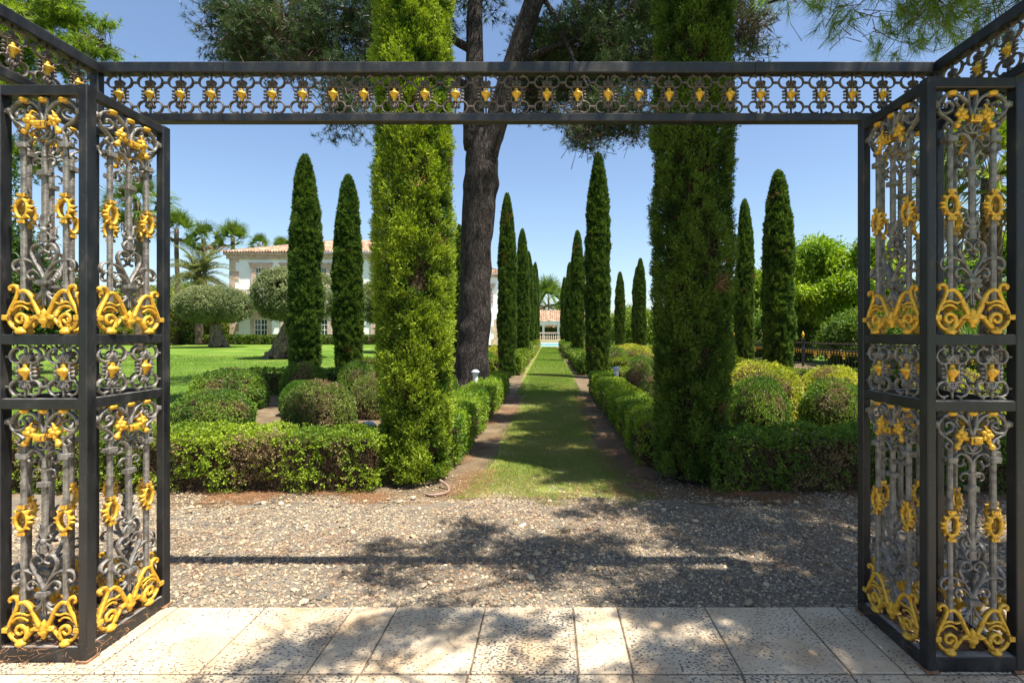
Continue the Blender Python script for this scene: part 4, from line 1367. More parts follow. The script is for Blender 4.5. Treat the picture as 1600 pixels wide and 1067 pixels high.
for i, B in enumerate([(1.95, 4.0, 4.32, .38, .35, .30), (2.45, 4.0, 4.2, .45, .4, .36), (3.0, 3.9, 4.15, .5, .4, .40), (3.5, 3.8, 4.1, .5, .4, .42), (4.1, 3.7, 4.15, .5, .5, .45), (1.62, 3.9, 4.35, .18, .2, .18), (2.7, 4.1, 3.95, .35, .3, .2)]):
    vol = B[3] * B[4] * B[5]
    tuft_cloud(nb, (B[0] + ox, B[1] + oy, B[2], *B[3:]), int(vol * 1700) + 24, 46, .15, .0034, fa, fb, tw, .26, seed=60 + i, droop=.7, gap=.46, nscale=2.6, tww=.004)
canopy = [(1.0, 2.6, 5.9, 1.0, .8, .45), (.3, 1.5, 5.6, .8, .7, .4), (2.1, 1.9, 6.0, 1.1, 1.0, .5), (2.4, 3.2, 6.4, 1.2, .9, .5), (3.6, 2.6, 6.3, 1.3, 1.1, .5), (3.4, 4.2, 6.7, 1.3, .9, .5), (4.8, 4.2, 6.9, 1.3, 1.1, .5),
          (2.4, 5.0, 7.2, 1.0, .8, .45), (2.0, 6.3, 7.8, .9, .8, .4), (5.2, 2.6, 6.6, 1.2, 1.0, .5), (6.0, 4.0, 7.4, 1.4, 1.2, .6), (3.0, 1.0, 6.2, 1.1, .9, .5), (1.4, .9, 5.8, .9, .8, .4), (4.4, 5.4, 7.6, 1.1, .8, .5), (3.2, 5.0, 7.5, 1.0, .8, .5),
          (2.9, 2.0, 5.7, 1.0, .9, .45), (3.6, 1.4, 5.9, 1.0, .9, .45), (2.3, 7.6, 8.0, 1.0, .9, .5), (1.6, 8.6, 8.3, 1.0, .9, .5), (3.0, 9.0, 8.8, 1.1, .9, .5), (2.6, 4.4, 6.9, .9, .8, .5), (3.3, 3.9, 7.0, .9, .8, .5), (4.0, 5.0, 7.4, .9, .8, .5), (2.5, 6.4, 7.6, .7, .7, .45), (2.7, 7.8, 8.3, .8, .8, .45), (2.8, 9.2, 8.9, .8, .8, .45), (2.9, 10.4, 9.6, .8, .8, .45), (2.4, 5.4, 7.0, .7, .6, .4)]  # unseen masses of this row added to shade the walk and right side
for i, B in enumerate(canopy):
    vol = B[3] * B[4] * B[5]
    tuft_cloud(nb, (B[0] + .55 + ox, B[1] + oy, B[2], *B[3:]), int(vol * (2300 if B[2] >= 6.65 else 1500 if B[0] > 2.55 else 900)), 18, .17, .012, fa, fb, tw, .4, seed=80 + i, gap=.36, nscale=.8, clump=26, crad=.12)
nb.build("needle_foliage", M['freshneedle'], op)
tw.build("twigs", M['twig'], op)

# ------------------------------------------------------------------ broadleaf trees and shrubs
def leafy(mb, B, clumps, per, L, W, ca, cb, seed=1, shell=.45, spread=.35, feather=0.0):
    o = norm(RNG.normal(size=(clumps, 3)))
    r = 1 - shell * RNG.random(clumps) ** 1.3
    C = o * r[:, None] * np.array(B[3:6]) + np.array(B[:3])
    k = vnoise(C, 1.3, seed) > .22
    C, o = C[k], o[k]
    n = len(C)
    Pc, O = np.repeat(C, per, 0), np.repeat(o, per, 0)
    m = len(Pc)
    P = Pc + RNG.normal(0, spread * .5, (m, 3))
    D = norm(RNG.normal(0, .8, (m, 3)) + O * .6 + np.array([0, 0, -feather]))
    N = norm(O * .7 + RNG.normal(0, .6, (m, 3)) + np.array([0, 0, .5]))
    t = np.repeat(vnoise(C, .8, seed + 1) + RNG.normal(0, .16, n), per)
    col = mixcol(ca, cb, t) * RNG.uniform(.7, 1.3, (m, 1))
    mb.leaves(P, D, N, RNG.uniform(.7, 1.3, m) * L, RNG.uniform(.7, 1.3, m) * W, col)


def tree(name, label, cat, x, y, blobs, ca, cb, L=.25, W=.12, clumps=120, per=40, trunk=None, rt=.2, zg=0.0, seed=1, spread=.4, group=None, bark='pinebark', feather=0.0, core=True, shell=.45):
    root = thing(name, label, cat, (x, y, GZ + zg), 0, group)
    f = MB()
    for i, B in enumerate(blobs):
        vol = (B[3] * B[4] * B[5]) ** (2 / 3)
        leafy(f, B, int(clumps * vol), per, L, W, ca, cb, seed * 7 + i, shell, spread, feather)
    f.build("crown", M['leaf'], root)
    if trunk:
        t = MB()
        for pts in trunk:
            limb(t, pts, rt, rt * .35, 10, .15, seed)
        t.build("trunk", M[bark], root, smooth=True)
    if core:
        c = MB()
        for B in blobs:
            c.blob(B[:3], (B[3] * .5, B[4] * .5, B[5] * .5), 10, 7, jit=.2)
        c.build("inner_branches", M['core'], root, smooth=True)
    return root


# the villa's clipped olives
oa, ob = (.12, .155, .06), (.29, .32, .14)


def olive(label, x, y, w, ztop, zlow, zg, lean, seed):
    h = (ztop - zlow)
    hw = w / 2
    bl = [(-hw * .34, 0, zlow + h * .5, hw * .64, hw * .6, h * .5), (hw * .36, .2, zlow + h * .48, hw * .62, hw * .6, h * .46), (0, -.1, zlow + h * .5, hw * .6, hw * .6, h * .5)]
    root = tree("olive_tree", label, "olive tree", x, y, bl, oa, ob, .13, .07, 480, 16, None, zg=zg, seed=seed, spread=.16, group="clipped olive trees on the lawn", shell=.12)
    t = MB()
    z1 = zlow + h * .3
    for k in range(4):
        a = k * 1.6
        limb(t, [(lean + .62 * cos(a), .5 * sin(a), -.05), (lean * .75 + .30 * cos(a + .6), .28 * sin(a + .6), .6), (lean * .35 + .22 * cos(a + 1.2), .2 * sin(a + 1.2), z1 * .6), (.25 * cos(a + 1.5), .2 * sin(a + 1.5), z1 * .85), (.9 * cos(a + 1.8), .4 * sin(a + 1.8), z1 + .5)], .31, .14, 14, .5, seed + k)
    limb(t, [(lean + .9, 0, -.1), (lean + .4, .1, .15), (lean, 0, .5)], .22, .2, 10, .4, seed)
    limb(t, [(lean - .9, .2, -.1), (lean - .4, .1, .15), (lean, 0, .5)], .22, .2, 10, .4, seed)
    t.build("trunk", M['olivebark'], root, smooth=True)
    return root


olive("clipped olive with a flat mushroom crown at the left end of the lawn", -28.6, 45.0, 6.2, 5.15, 2.15, .5, .4, 5)
olive("clipped olive half hidden behind the two lawn cypresses", -14.9, 31.0, 4.9, 5.2, 2.25, .25, -1.0, 6)
olive("clipped olive peeping from behind the sunlit cypress", -11.6, 38.0, 4.6, 5.0, 2.1, .35, .2, 7)

# tall trees on the left
lp = thing("pine_tree", "tall bright green pine towering behind the left column", "pine tree", (-20.5, 19.0, GZ))
nb, tw, lb = MB(), MB(), MB()
limb(lb, [(-1, 0, -.1), (-.8, 0, 4), (-.3, 0, 8), (.4, 0, 11), (1.2, 0, 13)], .35, .1, 12)
for q in ([(-.3, 0, 8), (1.2, .2, 10.2), (2.8, .3, 12), (4.2, .3, 12.4)], [(.2, 0, 10), (1.6, -.2, 12), (2.4, -.2, 13.4)], [(-.4, 0, 7), (-1.6, 0, 9), (-2.4, 0, 11)]):
    limb(lb, q, .12, .03, 8)
lb.build("trunk", M['pinebark'], lp, smooth=True)
for i, B in enumerate([(1.0, 0, 12.4, 1.7, 1.6, 1.0), (2.9, .4, 13.2, 1.2, 1.2, .7), (4.1, .3, 12.3, 1.0, .9, .65), (3.0, .2, 11.6, 1.2, 1.0, .6), (-.6, 0, 13.8, 1.9, 1.8, 1.1), (-.6, 0, 11.0, 2.0, 1.8, 1.0), (-2, 0, 9.2, 2.0, 1.8, 1.1), (1.4, 0, 10.3, 1.3, 1.2, .7), (.4, .5, 8.2, 1.5, 1.3, .8), (1.8, 0, 14.0, 1.3, 1.2, .8)]):
    tuft_cloud(nb, B, int(B[3] * B[4] * B[5] * 620), 20, .24, .022, (.09, .17, .02), (.30, .40, .05), tw, .5, seed=140 + i, gap=.36, clump=16, crad=.20)
nb.build("needle_foliage", M['freshneedle'], lp)
tw.build("twigs", M['twig'], lp)
tree("evergreen_tree", "dark dense evergreen behind the left column", "evergreen tree", -17.2, 16.0,
     [(-1.4, 0, 6.2, 1.6, 1.5, 2.4), (-.6, .3, 3.6, 2.0, 1.6, 1.7), (1.3, .4, 2.6, 1.1, 1.2, 1.2), (-2.5, 0, 3.0, 2.0, 1.6, 1.8)],
     (.022, .055, .012), (.075, .13, .02), .17, .07, 170, 34, [[(0, 0, -.1), (0, 0, 2), (-.4, 0, 4)]], .25, seed=4, spread=.4)
tree("shrub", "yellow green shrub mass behind the flat olive", "shrub", -39.5, 56.0,
     [(0, 0, 2.4, 3.0, 2, 2.6), (3.0, 0, 2.6, 1.6, 2, 3.0), (-5, 0, 3, 4, 2, 3.2)], (.13, .17, .025), (.30, .31, .06), .4, .16, 50, 30, [[(0, 0, -.1), (0, 0, 1.5)]], .2, zg=.6, seed=6, spread=.6)
hedge("clipped yellow green hedge behind the flat olive", -46, -36, 50.5, 51.5, 1.5, 36, .16, .1, ca=(.10, .15, .02), cb=(.25, .28, .03), seed=19, gap=.05, zb=.55, sides="ST")

# right hand trees
def masses(seed, n, rx, ry, rz, zc, r0, r1):
    g = np.random.default_rng(seed)
    out = []
    while len(out) < n:
        p = g.uniform(-1, 1, 3)
        if np.linalg.norm(p) < 1:
            r = g.uniform(r0, r1)
            out.append((p[0] * rx, p[1] * ry, zc + p[2] * rz, r * 1.25, r, r * .62))
    return out


tree("feathery_tree", "bright yellow green feathery tree behind the black fence left of the right column", "tree", 16.0, 29.5, masses(3, 38, 3.4, 1.8, 2.3, 4.6, .55, 1.05),
     (.09, .20, .014), (.38, .49, .045), .24, .085, 90, 46, [[(0, 0, -.1), (.2, 0, 1.6), (-1.2, 0, 3.6), (-1.9, 0, 5.6)], [(.2, 0, 1.5), (1.0, 0, 3.2), (1.8, 0, 5.6)], [(.3, 0, 1.4), (2.2, 0, 2.8), (3.0, 0, 4.6)]], .16, seed=8, spread=.34, feather=.5, core=False, shell=.9)
tree("feathery_tree", "bright green feathery tree seen through the right column", "tree", 21.5, 24.0, masses(4, 22, 3.4, 1.6, 2.0, 3.9, .6, 1.05),
     (.08, .19, .014), (.34, .47, .045), .22, .085, 90, 44, [[(0, 0, -.1), (0, 0, 1.6), (-.8, 0, 4)], [(0, 0, 1.5), (1.6, 0, 3.6)]], .16, seed=9, spread=.34, feather=.5, core=False, shell=.9)
for i, (x, y, w, h, lab) in enumerate([(14.9, 22.0, 1.7, 1.9, "broad leaved green shrub pressing against the fence by the right column"), (15.2, 26.0, 1.8, 2.4, "broad leaved shrub under the feathery tree behind the fence"), (15.0, 32.0, 1.9, 2.6, "broad leaved shrub behind the slim cypress and the fence"),
                                       (14.8, 18.0, 1.6, 1.6, "broad leaved shrub behind the fence seen through the right column"), (15.0, 38.5, 2.2, 2.9, "green shrub behind the fence left of the slim cypress"), (15.4, 46.0, 2.6, 3.2, "bright shrub behind the fence right of the shaded cypress")]):
    tree("shrub", lab, "shrub", x, y, [(0, 0, h * .55, w * .75, w, h * .55), (.3, w * .8, h * .5, w * .7, w, h * .5)], (.055, .12, .016), (.19, .27, .04), .17 + .002 * y, .075, 150, 26, [[(0, 0, -.1), (0, 0, h * .5)]], .08, seed=20 + i, spread=.3, group="shrubs behind the black fence")
for i, (x, y, r, h, lab) in enumerate([(18, 62, 3.4, 6.0, "rounded bright tree in the gap left of the shaded cypress"), (13, 80, 3.6, 5.6, "far bright tree right of the alone standing small cypress"), (24, 56, 4.0, 7.4, "far bright tree behind the shaded cypress"), (30, 60, 4.5, 7, "far green tree behind the slim cypress"),
                                       (40, 55, 5, 7, "far green tree behind the right column"), (16.6, 41, 2.6, 6.4, "round green tree in the gap between the slim and the big cypress by the fence"), (9, 92, 3.0, 4.6, "farthest pale green tree beside the pool house")]):
    tree("garden_tree", lab, "tree", x, y, [(0, 0, h * .62, r, r, h * .38), (r * .6, 0, h * .5, r * .7, r * .7, h * .3), (-r * .6, 0, h * .5, r * .7, r * .7, h * .3), (0, 0, h * .25, r * .9, r * .7, h * .25)],
         (.09, .16, .018), (.26, .33, .04), .38, .16, 34, 34, [[(0, 0, -.1), (0, 0, h * .5)]], .2, seed=30 + i, spread=.7, group="trees beyond the garden")
for i, (x, y, r, h, lab) in enumerate([(-48, 70, 5, 7.5, "bushy green tree behind the palms left of the villa"), (-60, 60, 6, 8, "bushy tree beyond the left column"), (-8, 108, 4, 6, "dark bushes behind the pool house")]):
    tree("garden_tree", lab, "tree", x, y, [(0, 0, h * .6, r, r, h * .4), (r * .7, 0, h * .45, r * .8, r * .7, h * .4), (-r * .7, 0, h * .45, r * .8, r * .7, h * .4)],
         (.07, .13, .018), (.20, .27, .04), .5, .2, 26, 34, [[(0, 0, -.1), (0, 0, h * .5)]], .2, zg=.6, seed=40 + i, spread=.8, group="trees beyond the garden")


# ------------------------------------------------------------------ palms
def fan_palm_meshes(seed, n=34, R=1.5, blade=.9, ca=(.06, .12, .016), cb=(.19, .26, .04)):
    f = MB()
    for k in range(n):
        az = k * 2.4 + RNG.normal(0, .15)
        el = radians(RNG.uniform(-50, 80))
        d = np.array([cos(az) * cos(el), sin(az) * cos(el), sin(el)])
        Lp = R * RNG.uniform(.5, .75)
        hub = d * Lp + np.array([0, 0, -.12 * Lp * cos(el)])
        side = norm(np.cross(d, [0, 0, 1.0])); upv = np.cross(side, d)
        ro = RNG.uniform(-1.3, 1.3)
        side, upv = side * cos(ro) + upv * sin(ro), upv * cos(ro) - side * sin(ro)
        S = side * .012
        f.add([-S, S, hub + S * .6, hub - S * .6], quads=[(0, 1, 2, 3)], col=(.14, .17, .04))
        m = 22
        an = np.linspace(-1.9, 1.9, m)
        D = np.cos(an)[:, None] * d + np.sin(an)[:, None] * side + upv * .12
        tips = norm(D)
        L = blade * R * .75 * (1 - .25 * np.abs(an) / 1.9) * RNG.uniform(.9, 1.1, m)
        W = .055 * R
        t = RNG.random(m) * .5 + .5 * RNG.random() * (1 if el > -.3 else .4)
        col = mixcol(ca, cb, t)
        if el < radians(-38):
            col = np.repeat(np.array([[.24, .17, .08]]), m, 0)
        P0 = np.repeat(hub[None], m, 0)
        N = np.repeat(upv[None], m, 0) + RNG.normal(0, .25, (m, 3))
        f.leaves(P0, tips, N, L * .75, W, col, .03)
        mid = P0 + norm(tips) * (L * .6)[:, None]
        f.leaves(mid, tips + np.array([0, 0, -.55]), N, L * .5, W * .6, col, .02)
    return f.mesh("crown", M['leaf'])


def palm(label, x, y, ztop, me, sc, rt, zg=0.0, group="fan palms beyond the garden", rz=0.0, name="fan_palm"):
    root = thing(name, label, "palm", (x, y, GZ + zg), rz, group)
    c = link_mesh("crown", me, root, (0, 0, ztop)); c.scale = (sc, sc, sc)
    t = MB()
    zz = np.linspace(-.05, ztop + .1, 24)
    t.tube(np.stack([.1 * np.sin(zz * .4), zz * 0, zz], 1), rt * (1 + .25 * np.exp(-zz)) * (1 + .06 * np.cos(zz * 14)), 12, jit=.08)
    t.build("trunk", M['palmbark'], root, smooth=True)
    return root


FP = [fan_palm_meshes(k) for k in range(2)]
for i, (x, y, z, s, lab) in enumerate([
    (-42.3, 60, 13.1, 1.3, "tallest fan palm beside the left column"), (-39.2, 60, 12.0, 1.2, "fan palm between the column and the villa, second from the left"), (-36.6, 61, 12.2, 1.25, "fan palm rising just left of the villa roof corner"),
    (-43.5, 79, 14.6, 1.0, "small fan palm top showing over the left end of the villa roof"), (-40.5, 80, 14.4, .9, "tiny fan palm tip over the villa roof"),
    (-.1, 118, 9.6, 3.0, "lone fan palm behind the pool house at the end of the walk"), (-8.4, 118, 8.8, 2.6, "fan palm behind the right end of the villa"),
    (-26.5, 34, 9.6, 1.2, "fan palm seen through the left column")]):
    palm(lab, x, y, z, FP[i % 2], s, .22, zg=.4 if x < -20 else 0, rz=i * 1.1)
palm("big fan palm with drooping leaves seen through the right column", 9.7, 11.6, 5.0, fan_palm_meshes(9, 40, 1.5, 1.0, (.08, .14, .016), (.24, .30, .04)), 1.0, .19, rz=.7)


def feather_palm(label, x, y, ztop, R, nf, zg, seed, ca=(.12, .15, .05), cb=(.27, .28, .10)):
    root = thing("feather_palm", label, "palm", (x, y, GZ + zg))
    f = MB()
    for k in range(nf):
        az = k * 2.4 + RNG.normal(0, .1); el = radians(RNG.uniform(-15, 82))
        d = np.array([cos(az), sin(az), 0])
        s = np.linspace(0, 1, 16)
        L = R * RNG.uniform(.85, 1.1)
        hx = L * (s * cos(el) + .18 * s * s); hz = L * (s * sin(el) - (.75 * cos(el) + .25) * s * s * .8)
        C = d * hx[:, None]; C[:, 2] = hz + ztop
        f.tube(C, np.linspace(.05, .01, 16), 4, col=(.2, .2, .07))
        T = norm(np.gradient(C, axis=0))
        side = np.cross(d, [0, 0, 1.0])
        for sg in (-1, 1):
            Cs = np.repeat(C[2:], 4, 0); Ts = np.repeat(T[2:], 4, 0)
            m = len(Cs)
            Cs = Cs + Ts * np.tile(np.linspace(0, .8, 4), m // 4)[:, None] * L / 16
            D = norm(Ts * .55 + side * sg * .8 + np.array([0, 0, .25]) + RNG.normal(0, .12, (m, 3)))
            ll = R * .22 * (1 - .5 * np.repeat(s[2:], 4) ** 2)
            f.leaves(Cs, D, np.repeat([[0, 0, 1.0]], m, 0), ll, .035 * R / 2, mixcol(ca, cb, RNG.random(m) * .6 + RNG.random() * .4), .02)
    f.build("crown", M['leaf'], root)
    t = MB()
    zz = np.linspace(-.05, ztop + .15, 20)
    t.tube(np.stack([zz * 0, zz * 0, zz], 1), np.interp(zz, [0, ztop * .6, ztop], [.38, .32, .5]), 12, jit=.2)
    t.build("trunk", M['palmbark'], root, smooth=True)


feather_palm("pale date palm with arching fronds above the flat olive", -34.5, 52.0, 6.7, 3.9, 46, .55, 1)

# ------------------------------------------------------------------ villa
def tile_roof(mb, eave0, eave1, ridge0, ridge1, pitch=.30, rows=16):
    """barrel tiled slope between an eave line and a ridge line"""
    e0, e1, r0, r1 = (np.asarray(p, float) for p in (eave0, eave1, ridge0, ridge1))
    Ld = np.linalg.norm(e1 - e0)
    nc = max(4, int(Ld / pitch) * 6)
    u = np.linspace(0, 1, nc + 1); v = np.linspace(0, 1, rows * 2 + 1)
    nrm = np.cross(e1 - e0, (r0 + r1) / 2 - (e0 + e1) / 2); nrm = nrm / np.linalg.norm(nrm)
    if nrm[2] < 0: nrm = -nrm
    Uu, Vv = np.meshgrid(u, v)
    A = e0 + (e1 - e0) * Uu[..., None]
    # columns stay perpendicular to the eave: clip to the hip
    along0 = np.dot(r0 - e0, (e1 - e0)) / Ld ** 2; along1 = np.dot(r1 - e0, (e1 - e0)) / Ld ** 2
    lo = along0 * Vv; hi = 1 + (along1 - 1) * Vv
    Uc = np.clip(Uu, lo, hi)
    slope = (r0 - e0) - (e1 - e0) * along0
    Pp = e0 + (e1 - e0) * Uc[..., None] + slope * Vv[..., None]
    bump = .10 * np.cos(Uu * Ld / pitch * 2 * pi) + .04 * (1 - (Vv * rows) % 1.0)
    Pp = Pp + nrm * bump[..., None]
    w = nc + 1
    k = len(v)
    q = np.array([(j * w + i, j * w + i + 1, (j + 1) * w + i + 1, (j + 1) * w + i) for j in range(k - 1) for i in range(nc)])
    tid = np.stack([np.floor(Uu * Ld / pitch), np.floor(Vv * rows), Uu * 0], -1).reshape(-1, 3)
    rnd = vnoise(tid * 1.0 + .01, 1.0, 3)
    pal = np.array([(.27, .165, .105), (.36, .245, .165), (.22, .13, .085), (.42, .31, .22), (.31, .195, .125)])
    col = pal[(rnd * 997).astype(int) % 5]
    mb.add(Pp.reshape(-1, 3), quads=q, col=col)


def window(root, x, y, z0, z1, w, ped=False, fw=.42):
    """stone surround at x on a wall whose face is at y (looking -y)"""
    s = MB()
    s.box(x - w / 2 - fw, x - w / 2, y - .14, y + .1, z0, z1)
    s.box(x + w / 2, x + w / 2 + fw, y - .14, y + .1, z0, z1)
    s.box(x - w / 2 - fw - .15, x + w / 2 + fw + .15, y - .2, y + .1, z1, z1 + .38)
    s.box(x - w / 2 - fw - .25, x + w / 2 + fw + .25, y - .28, y + .1, z1 + .38, z1 + .52)
    if ped:
        a = w / 2 + fw + .25
        V = [(x - a, y - .22, z1 + .52), (x + a, y - .22, z1 + .52), (x, y - .22, z1 + 1.35), (x - a, y + .1, z1 + .52), (x + a, y + .1, z1 + .52), (x, y + .1, z1 + 1.35)]
        s.add(V, tris=[(0, 1, 2), (5, 4, 3)], quads=[(1, 4, 5, 2), (3, 0, 2, 5), (0, 3, 4, 1)])
    win = s.build("window", M['sandstone'], root)
    g = MB(); g.box(x - w / 2, x + w / 2, y - .02, y + .05, z0, z1); g.build("pane", M['glass'], win)
    f = MB()
    t = .07
    for xx in (x - w / 2 + t / 2 + .005, x, x + w / 2 - t / 2 - .005):
        f.box(xx - t / 2, xx + t / 2, y - .07, y - .022, z0 + .003, z1 - .003)
    nz = max(3, int((z1 - z0) / .55))
    for k in range(nz + 1):
        zz = z0 + t / 2 + .01 + (z1 - z0 - t - .02) * k / nz
        f.box(x - w / 2 + .01, x + w / 2 - .01, y - .075, y - .03, zz - t / 2, zz + t / 2)
    for xx in (x - w / 4, x + w / 4):
        f.box(xx - .02, xx + .02, y - .066, y - .026, z0 + .01, z1 - .01)
    f.build("window_frame", M['wframe'], win)


zg = .6
vl = thing("villa", "white two storey villa with a low clay tile roof and pink stone window surrounds", "house", (-24, 64, zg))
X0, X1, Y0, Y1, ZE = -11.1, 13.0, -6.0, 10.0, 9.9     # relative to the villa
w = MB(); w.box(X0, X1, Y0, Y1, -1.2, ZE); w.build("wall", M['render'], vl)
w = MB(); w.box(X1 - 9, X1 + 3.6, 13.0, 26.0, -1.2, ZE)
w.build("wall", M['render'], vl)
q, qw = MB(), MB()
for k in range(11):
    z = -.6 + k * .95
    L = 1.0 if k % 2 == 0 else .6
    q.box(X0 - .06, X0 + L, Y0 - .06, Y0 - .002, z, z + .9); q.box(X0 - .06, X0 - .002, Y0 - .002, Y0 + L, z, z + .9)
    if k < 4: qw.box(X1 + 3.6 - L, X1 + 3.66, 12.94, 12.998, z, z + .9); qw.box(X1 + 3.602, X1 + 3.66, 12.998, 13 + L, z, z + .9)
q.build("quoins", M['sandstone'], vl); qw.build("quoins", M['sandstone'], vl)
c = MB()
c.box(X0 - .3, X1 + .3, Y0 - .22, Y1 + .35, ZE - .65, ZE - .25); c.box(X0 - .5, X1 + .5, Y0 - .45, Y1 + .6, ZE - .25, ZE)
c.box(X1 - 9.3, X1 + 3.95, 12.65, 26.3, ZE - .65, ZE - .25); c.box(X1 - 9.6, X1 + 4.2, 12.4, 26.6, ZE - .25, ZE)
c.build("cornice", M['sandstone'], vl)
r = MB()
a = .6
rz0 = ZE + 2.75
tile_roof(r, (X0 - a, Y0 - a, ZE + .05), (X1 + a, Y0 - a, ZE + .05), (X0 + 8.2, 2, rz0), (X1 - 7.2, 2, rz0), rows=26)
tile_roof(r, (X0 - a, Y1 + a, ZE + .05), (X0 - a, Y0 - a, ZE + .05), (X0 + 8.2, 2, rz0), (X0 + 8.2, 2, rz0), rows=26)
tile_roof(r, (X1 + a, Y0 - a, ZE + .05), (X1 + a, Y1 + a, ZE + .05), (X1 - 7.2, 2, rz0), (X1 - 7.2, 2, rz0), rows=26)
wx0, wx1, wy0, wy1 = X1 - 9 - a, X1 + 3.6 + a, 13 - a, 26 + a
rm = ((wx0 + wx1) / 2, (wy0 + wy1) / 2)
tile_roof(r, (wx0, wy0, ZE + .05), (wx1, wy0, ZE + .05), (rm[0] - .3, rm[1], rz0 + .2), (rm[0] + .3, rm[1], rz0 + .2), rows=24)
tile_roof(r, (wx1, wy0, ZE + .05), (wx1, wy1, ZE + .05), (rm[0] + .3, rm[1], rz0 + .2), (rm[0] + .3, rm[1], rz0 + .2), rows=24)
rf = r.build("roof", M['tile'], vl)
s = MB()
s.add([(wx1 - 4.6, wy0 + 1.2, ZE + .75), (wx1 - 2.6, wy0 + 1.2, ZE + .75), (wx1 - 2.6, wy0 + 3.2, ZE + 1.6), (wx1 - 4.6, wy0 + 3.2, ZE + 1.6),
       (wx1 - 4.6, wy0 + 1.2, ZE + .85), (wx1 - 2.6, wy0 + 1.2, ZE + .85), (wx1 - 2.6, wy0 + 3.2, ZE + 1.7), (wx1 - 4.6, wy0 + 3.2, ZE + 1.7)],
      quads=[(4, 5, 6, 7), (0, 1, 5, 4), (1, 2, 6, 5), (2, 3, 7, 6), (3, 0, 4, 7)])
s.build("solar_panel", M['solar'], rf)
for k in range(7):
    x = -7.65 + k * 3.3
    if x > X1 - 1.2: break
    window(vl, x, Y0, 5.9, 8.3, 1.25)
    window(vl, x, Y0, -.3, 2.65, 1.45, ped=(k == 0))
window(vl, X1 + 2.3, 13.0, 5.4, 7.8, .9, fw=.14); window(vl, X1 + .6, 13.0, .0, 2.9, 1.2, fw=.2)
b = MB()
b.box(-9.6, -5.4, Y0 - 1.5, Y0 - .003, 4.1, 4.55)
bl_ = b.build("balcony", M['render'], vl)
b = MB()
b.box(-9.6, -5.4, Y0 - 1.5, Y0 - 1.26, 5.55, 5.75); b.box(-9.6, -5.4, Y0 - 1.5, Y0 - 1.26, 4.552, 4.68)
for k in range(15):
    b.lathe((-9.4 + k * .27, Y0 - 1.38, 4.68), [(.06, 0), (.05, .1), (.11, .3), (.05, .62), (.06, .87)], 8)
for x in (-9.72, -5.48):
    b.box(x, x + .22, Y0 - 1.52, Y0 - 1.24, 4.56, 5.80)
b.build("balustrade", M['sandstone'], bl_)

# garden wall left of the villa
gw = MB(); gw.box(-60, -38.5, 54.6, 55.0, -.1, 2.2); gw.box(-60, -38.4, 54.5, 55.1, 2.2, 2.35)
tag(gw.build("garden_wall", M['plaster'], loc=(0, 0, .5)), "sand coloured garden wall left of the villa behind the flat olive", "wall")

# pool, balustrade and pool house at the end of the walk
p = sheet("water", -3.2, 3.2, 69.0, 94.6, GZ + .02, M['water'])
k = MB()
k.box(-3.7, 3.7, 68.4, 68.98, GZ - .1, GZ + .06); k.box(-3.7, 3.7, 94.6, 95.2, GZ - .1, GZ + .06); k.box(-3.7, -3.2, 68.98, 94.6, GZ - .1, GZ + .06); k.box(3.2, 3.7, 68.98, 94.6, GZ - .1, GZ + .06)
tag(k.build("pool_edge", M['wframe']), kind='structure')
bw = thing("balustrade", "pale stone balustrade on a low wall beyond the pool", "balustrade", (0, 97, GZ))
k = MB(); k.box(-9, 9, -.2, .2, 0, .62); k.build("base_wall", M['plaster'], bw)
k = MB(); k.box(-9, 9, -.2, .2, 1.75, 1.95)
for i in range(45):
    k.lathe((-8.8 + i * .4, 0, .62), [(.10, 0), (.08, .15), (.15, .4), (.07, .85), (.09, 1.13)], 8)
k.build("rail_and_balusters", M['sandstone'], bw)
ph = thing("pool_house", "low pool house with a clay tile roof closing the end of the walk", "pavilion", (-2, 104, GZ))
k = MB(); k.box(-11, 10, 2.2, 2.6, 0, 3.9); k.build("wall", M['plaster'], ph)
for i in range(8):
    k = MB(); k.lathe((-10.5 + i * 2.85, -3.4, 0), [(.34, 0), (.34, .2), (.24, .3), (.22, 3.2), (.34, 3.3), (.34, 3.45)], 12); k.build("column", M['render'], ph)
k = MB(); k.box(-11.6, 10.6, -3.9, -3.0, 3.45, 4.05); k.build("beam", M['render'], ph)
k = MB(); tile_roof(k, (-12, -4.4, 4.1), (11, -4.4, 4.1), (-10, 1, 6.35), (9, 1, 6.35), rows=14, pitch=.36)
tile_roof(k, (11, -4.4, 4.1), (11, 5.4, 4.1), (9, 1, 6.35), (9, 1, 6.35), rows=14, pitch=.36); k.build("roof", M['tile'], ph)
hedge("dark green hedge under the pool house roof", -9, 7, 101.6, 102.6, 3.0, 26, .25, .16, seed=22, gap=.05, sides="S")

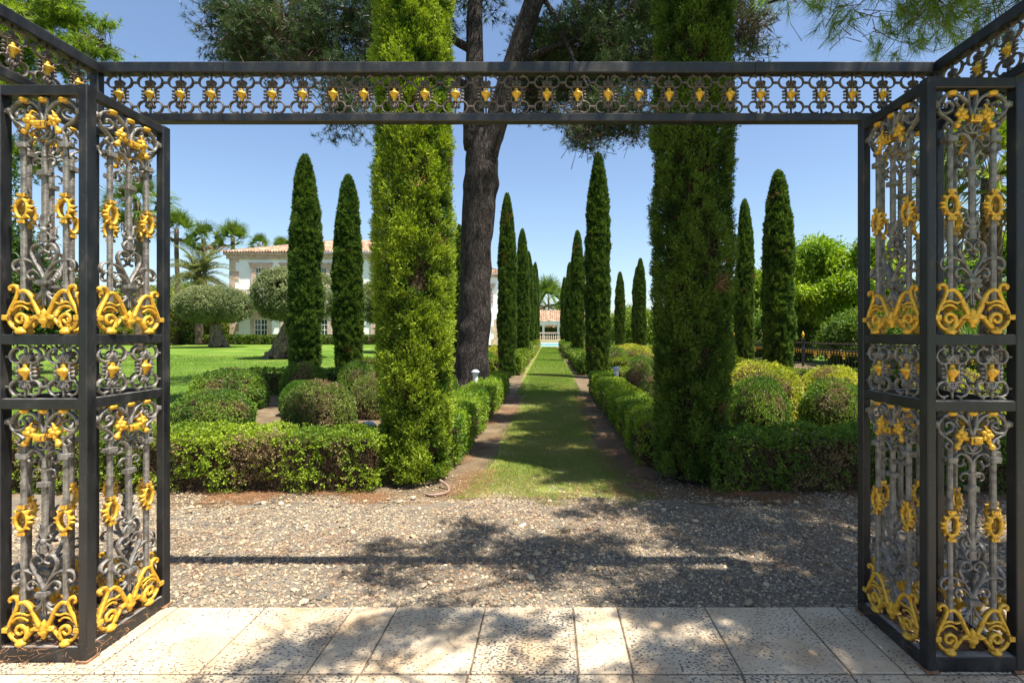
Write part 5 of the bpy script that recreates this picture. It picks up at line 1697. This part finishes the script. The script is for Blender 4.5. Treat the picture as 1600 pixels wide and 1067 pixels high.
# ------------------------------------------------------------------ black and gold fence on the right
fn = thing("iron_fence", "black iron fence with gilded ornaments along the right side of the garden", "fence", (13.0, 14, GZ))
post = MB(); post.box(-.05, .05, -.05, .05, 0, 1.42); post.box(-.075, .075, -.075, .075, 1.3, 1.36)
pm = post.mesh("post", M['paint'])
fi = MB(); fi.lathe((0, 0, 1.42), [(.03, 0), (.05, .03), (.03, .07), (.08, .15), (.06, .24), (.02, .32), (.005, .36)], 10)
fm = fi.mesh("gilded_finial", M['gold'], True)
pa = MB()
pa.box(-.018, .018, .05, 4.95, 1.16, 1.22); pa.box(-.018, .018, .05, 4.95, .88, .91); pa.box(-.018, .018, .05, 4.95, .10, .15)
for k in range(20):
    yy = .13 + k * .247
    pa.box(-.008, .008, yy - .008, yy + .008, .15, 1.16)
pam = pa.mesh("bar_panel", M['paint'])
go = MB()
for k in range(19):
    yy = .253 + k * .247
    go.blob((0, yy, .80), (.025, .06, .055), 6, 5)
    go.blob((0, yy, .70), (.02, .02, .03), 6, 4)
    go.blob((0, yy, 1.19), (.024, .022, .035), 6, 4)
for k in range(3):
    yy = 1.25 + k * 1.25
    for j in range(6):
        t = j * pi / 3
        go.blob((-.01, yy + .09 * cos(t), .66 + .13 * sin(t)), (.02, .05, .05), 6, 4)
gom = go.mesh("gilded_ornaments", M['gold'], True)
for k in range(10):
    y = 3 + (k - 1) * 5.0
    po = link_mesh("post", pm, fn, (0, y, 0)); link_mesh("gilded_finial", fm, po)
    bp = link_mesh("bar_panel", pam, fn, (0, y, 0)); link_mesh("gilded_ornaments", gom, bp)

# ------------------------------------------------------------------ lamps and pipe
def bollard(label, x, y, h):
    root = thing("bollard_lamp", label, "garden lamp", (x, y, GZ), group="garden bollard lamps")
    b = MB(); b.lathe((0, 0, 0), [(.08, 0), (.08, .03), (.058, .04), (.058, h - .12), (.066, h - .11), (.066, h - .08)], 18); b.build("post", M['lampbody'], root, smooth=False)
    b = MB(); b.lathe((0, 0, h - .08), [(.092, 0), (.096, .012), (.086, .032), (.062, .056), (.03, .07), (.006, .074)], 20); b.build("cap", M['lampcap'], root, smooth=True)


bollard("white bollard lamp with a domed cap at the foot of the pine trunk", -1.62, 11.6, .86)
bollard("white bollard lamp behind the hedge right of the walk", 1.62, 12.7, .86)
bollard("low bollard lamp with blue grey cap behind the sunlit hedge", -2.16, 6.3, .60)
mb = MB()
P = spline(np.array([(-1.28, 5.36, GZ + .012), (-1.18, 5.28, GZ + .02), (-1.06, 5.32, GZ + .025), (-1.03, 5.42, GZ + .025), (-1.07, 5.52, GZ + .05), (-1.16, 5.60, GZ + .08)]), 8)
mb.tube(P, np.full(len(P), .014), 8)
tag(mb.build("irrigation_pipe", M['hose'], smooth=True), "looped brown irrigation pipe at the foot of the sunlit cypress", "pipe")
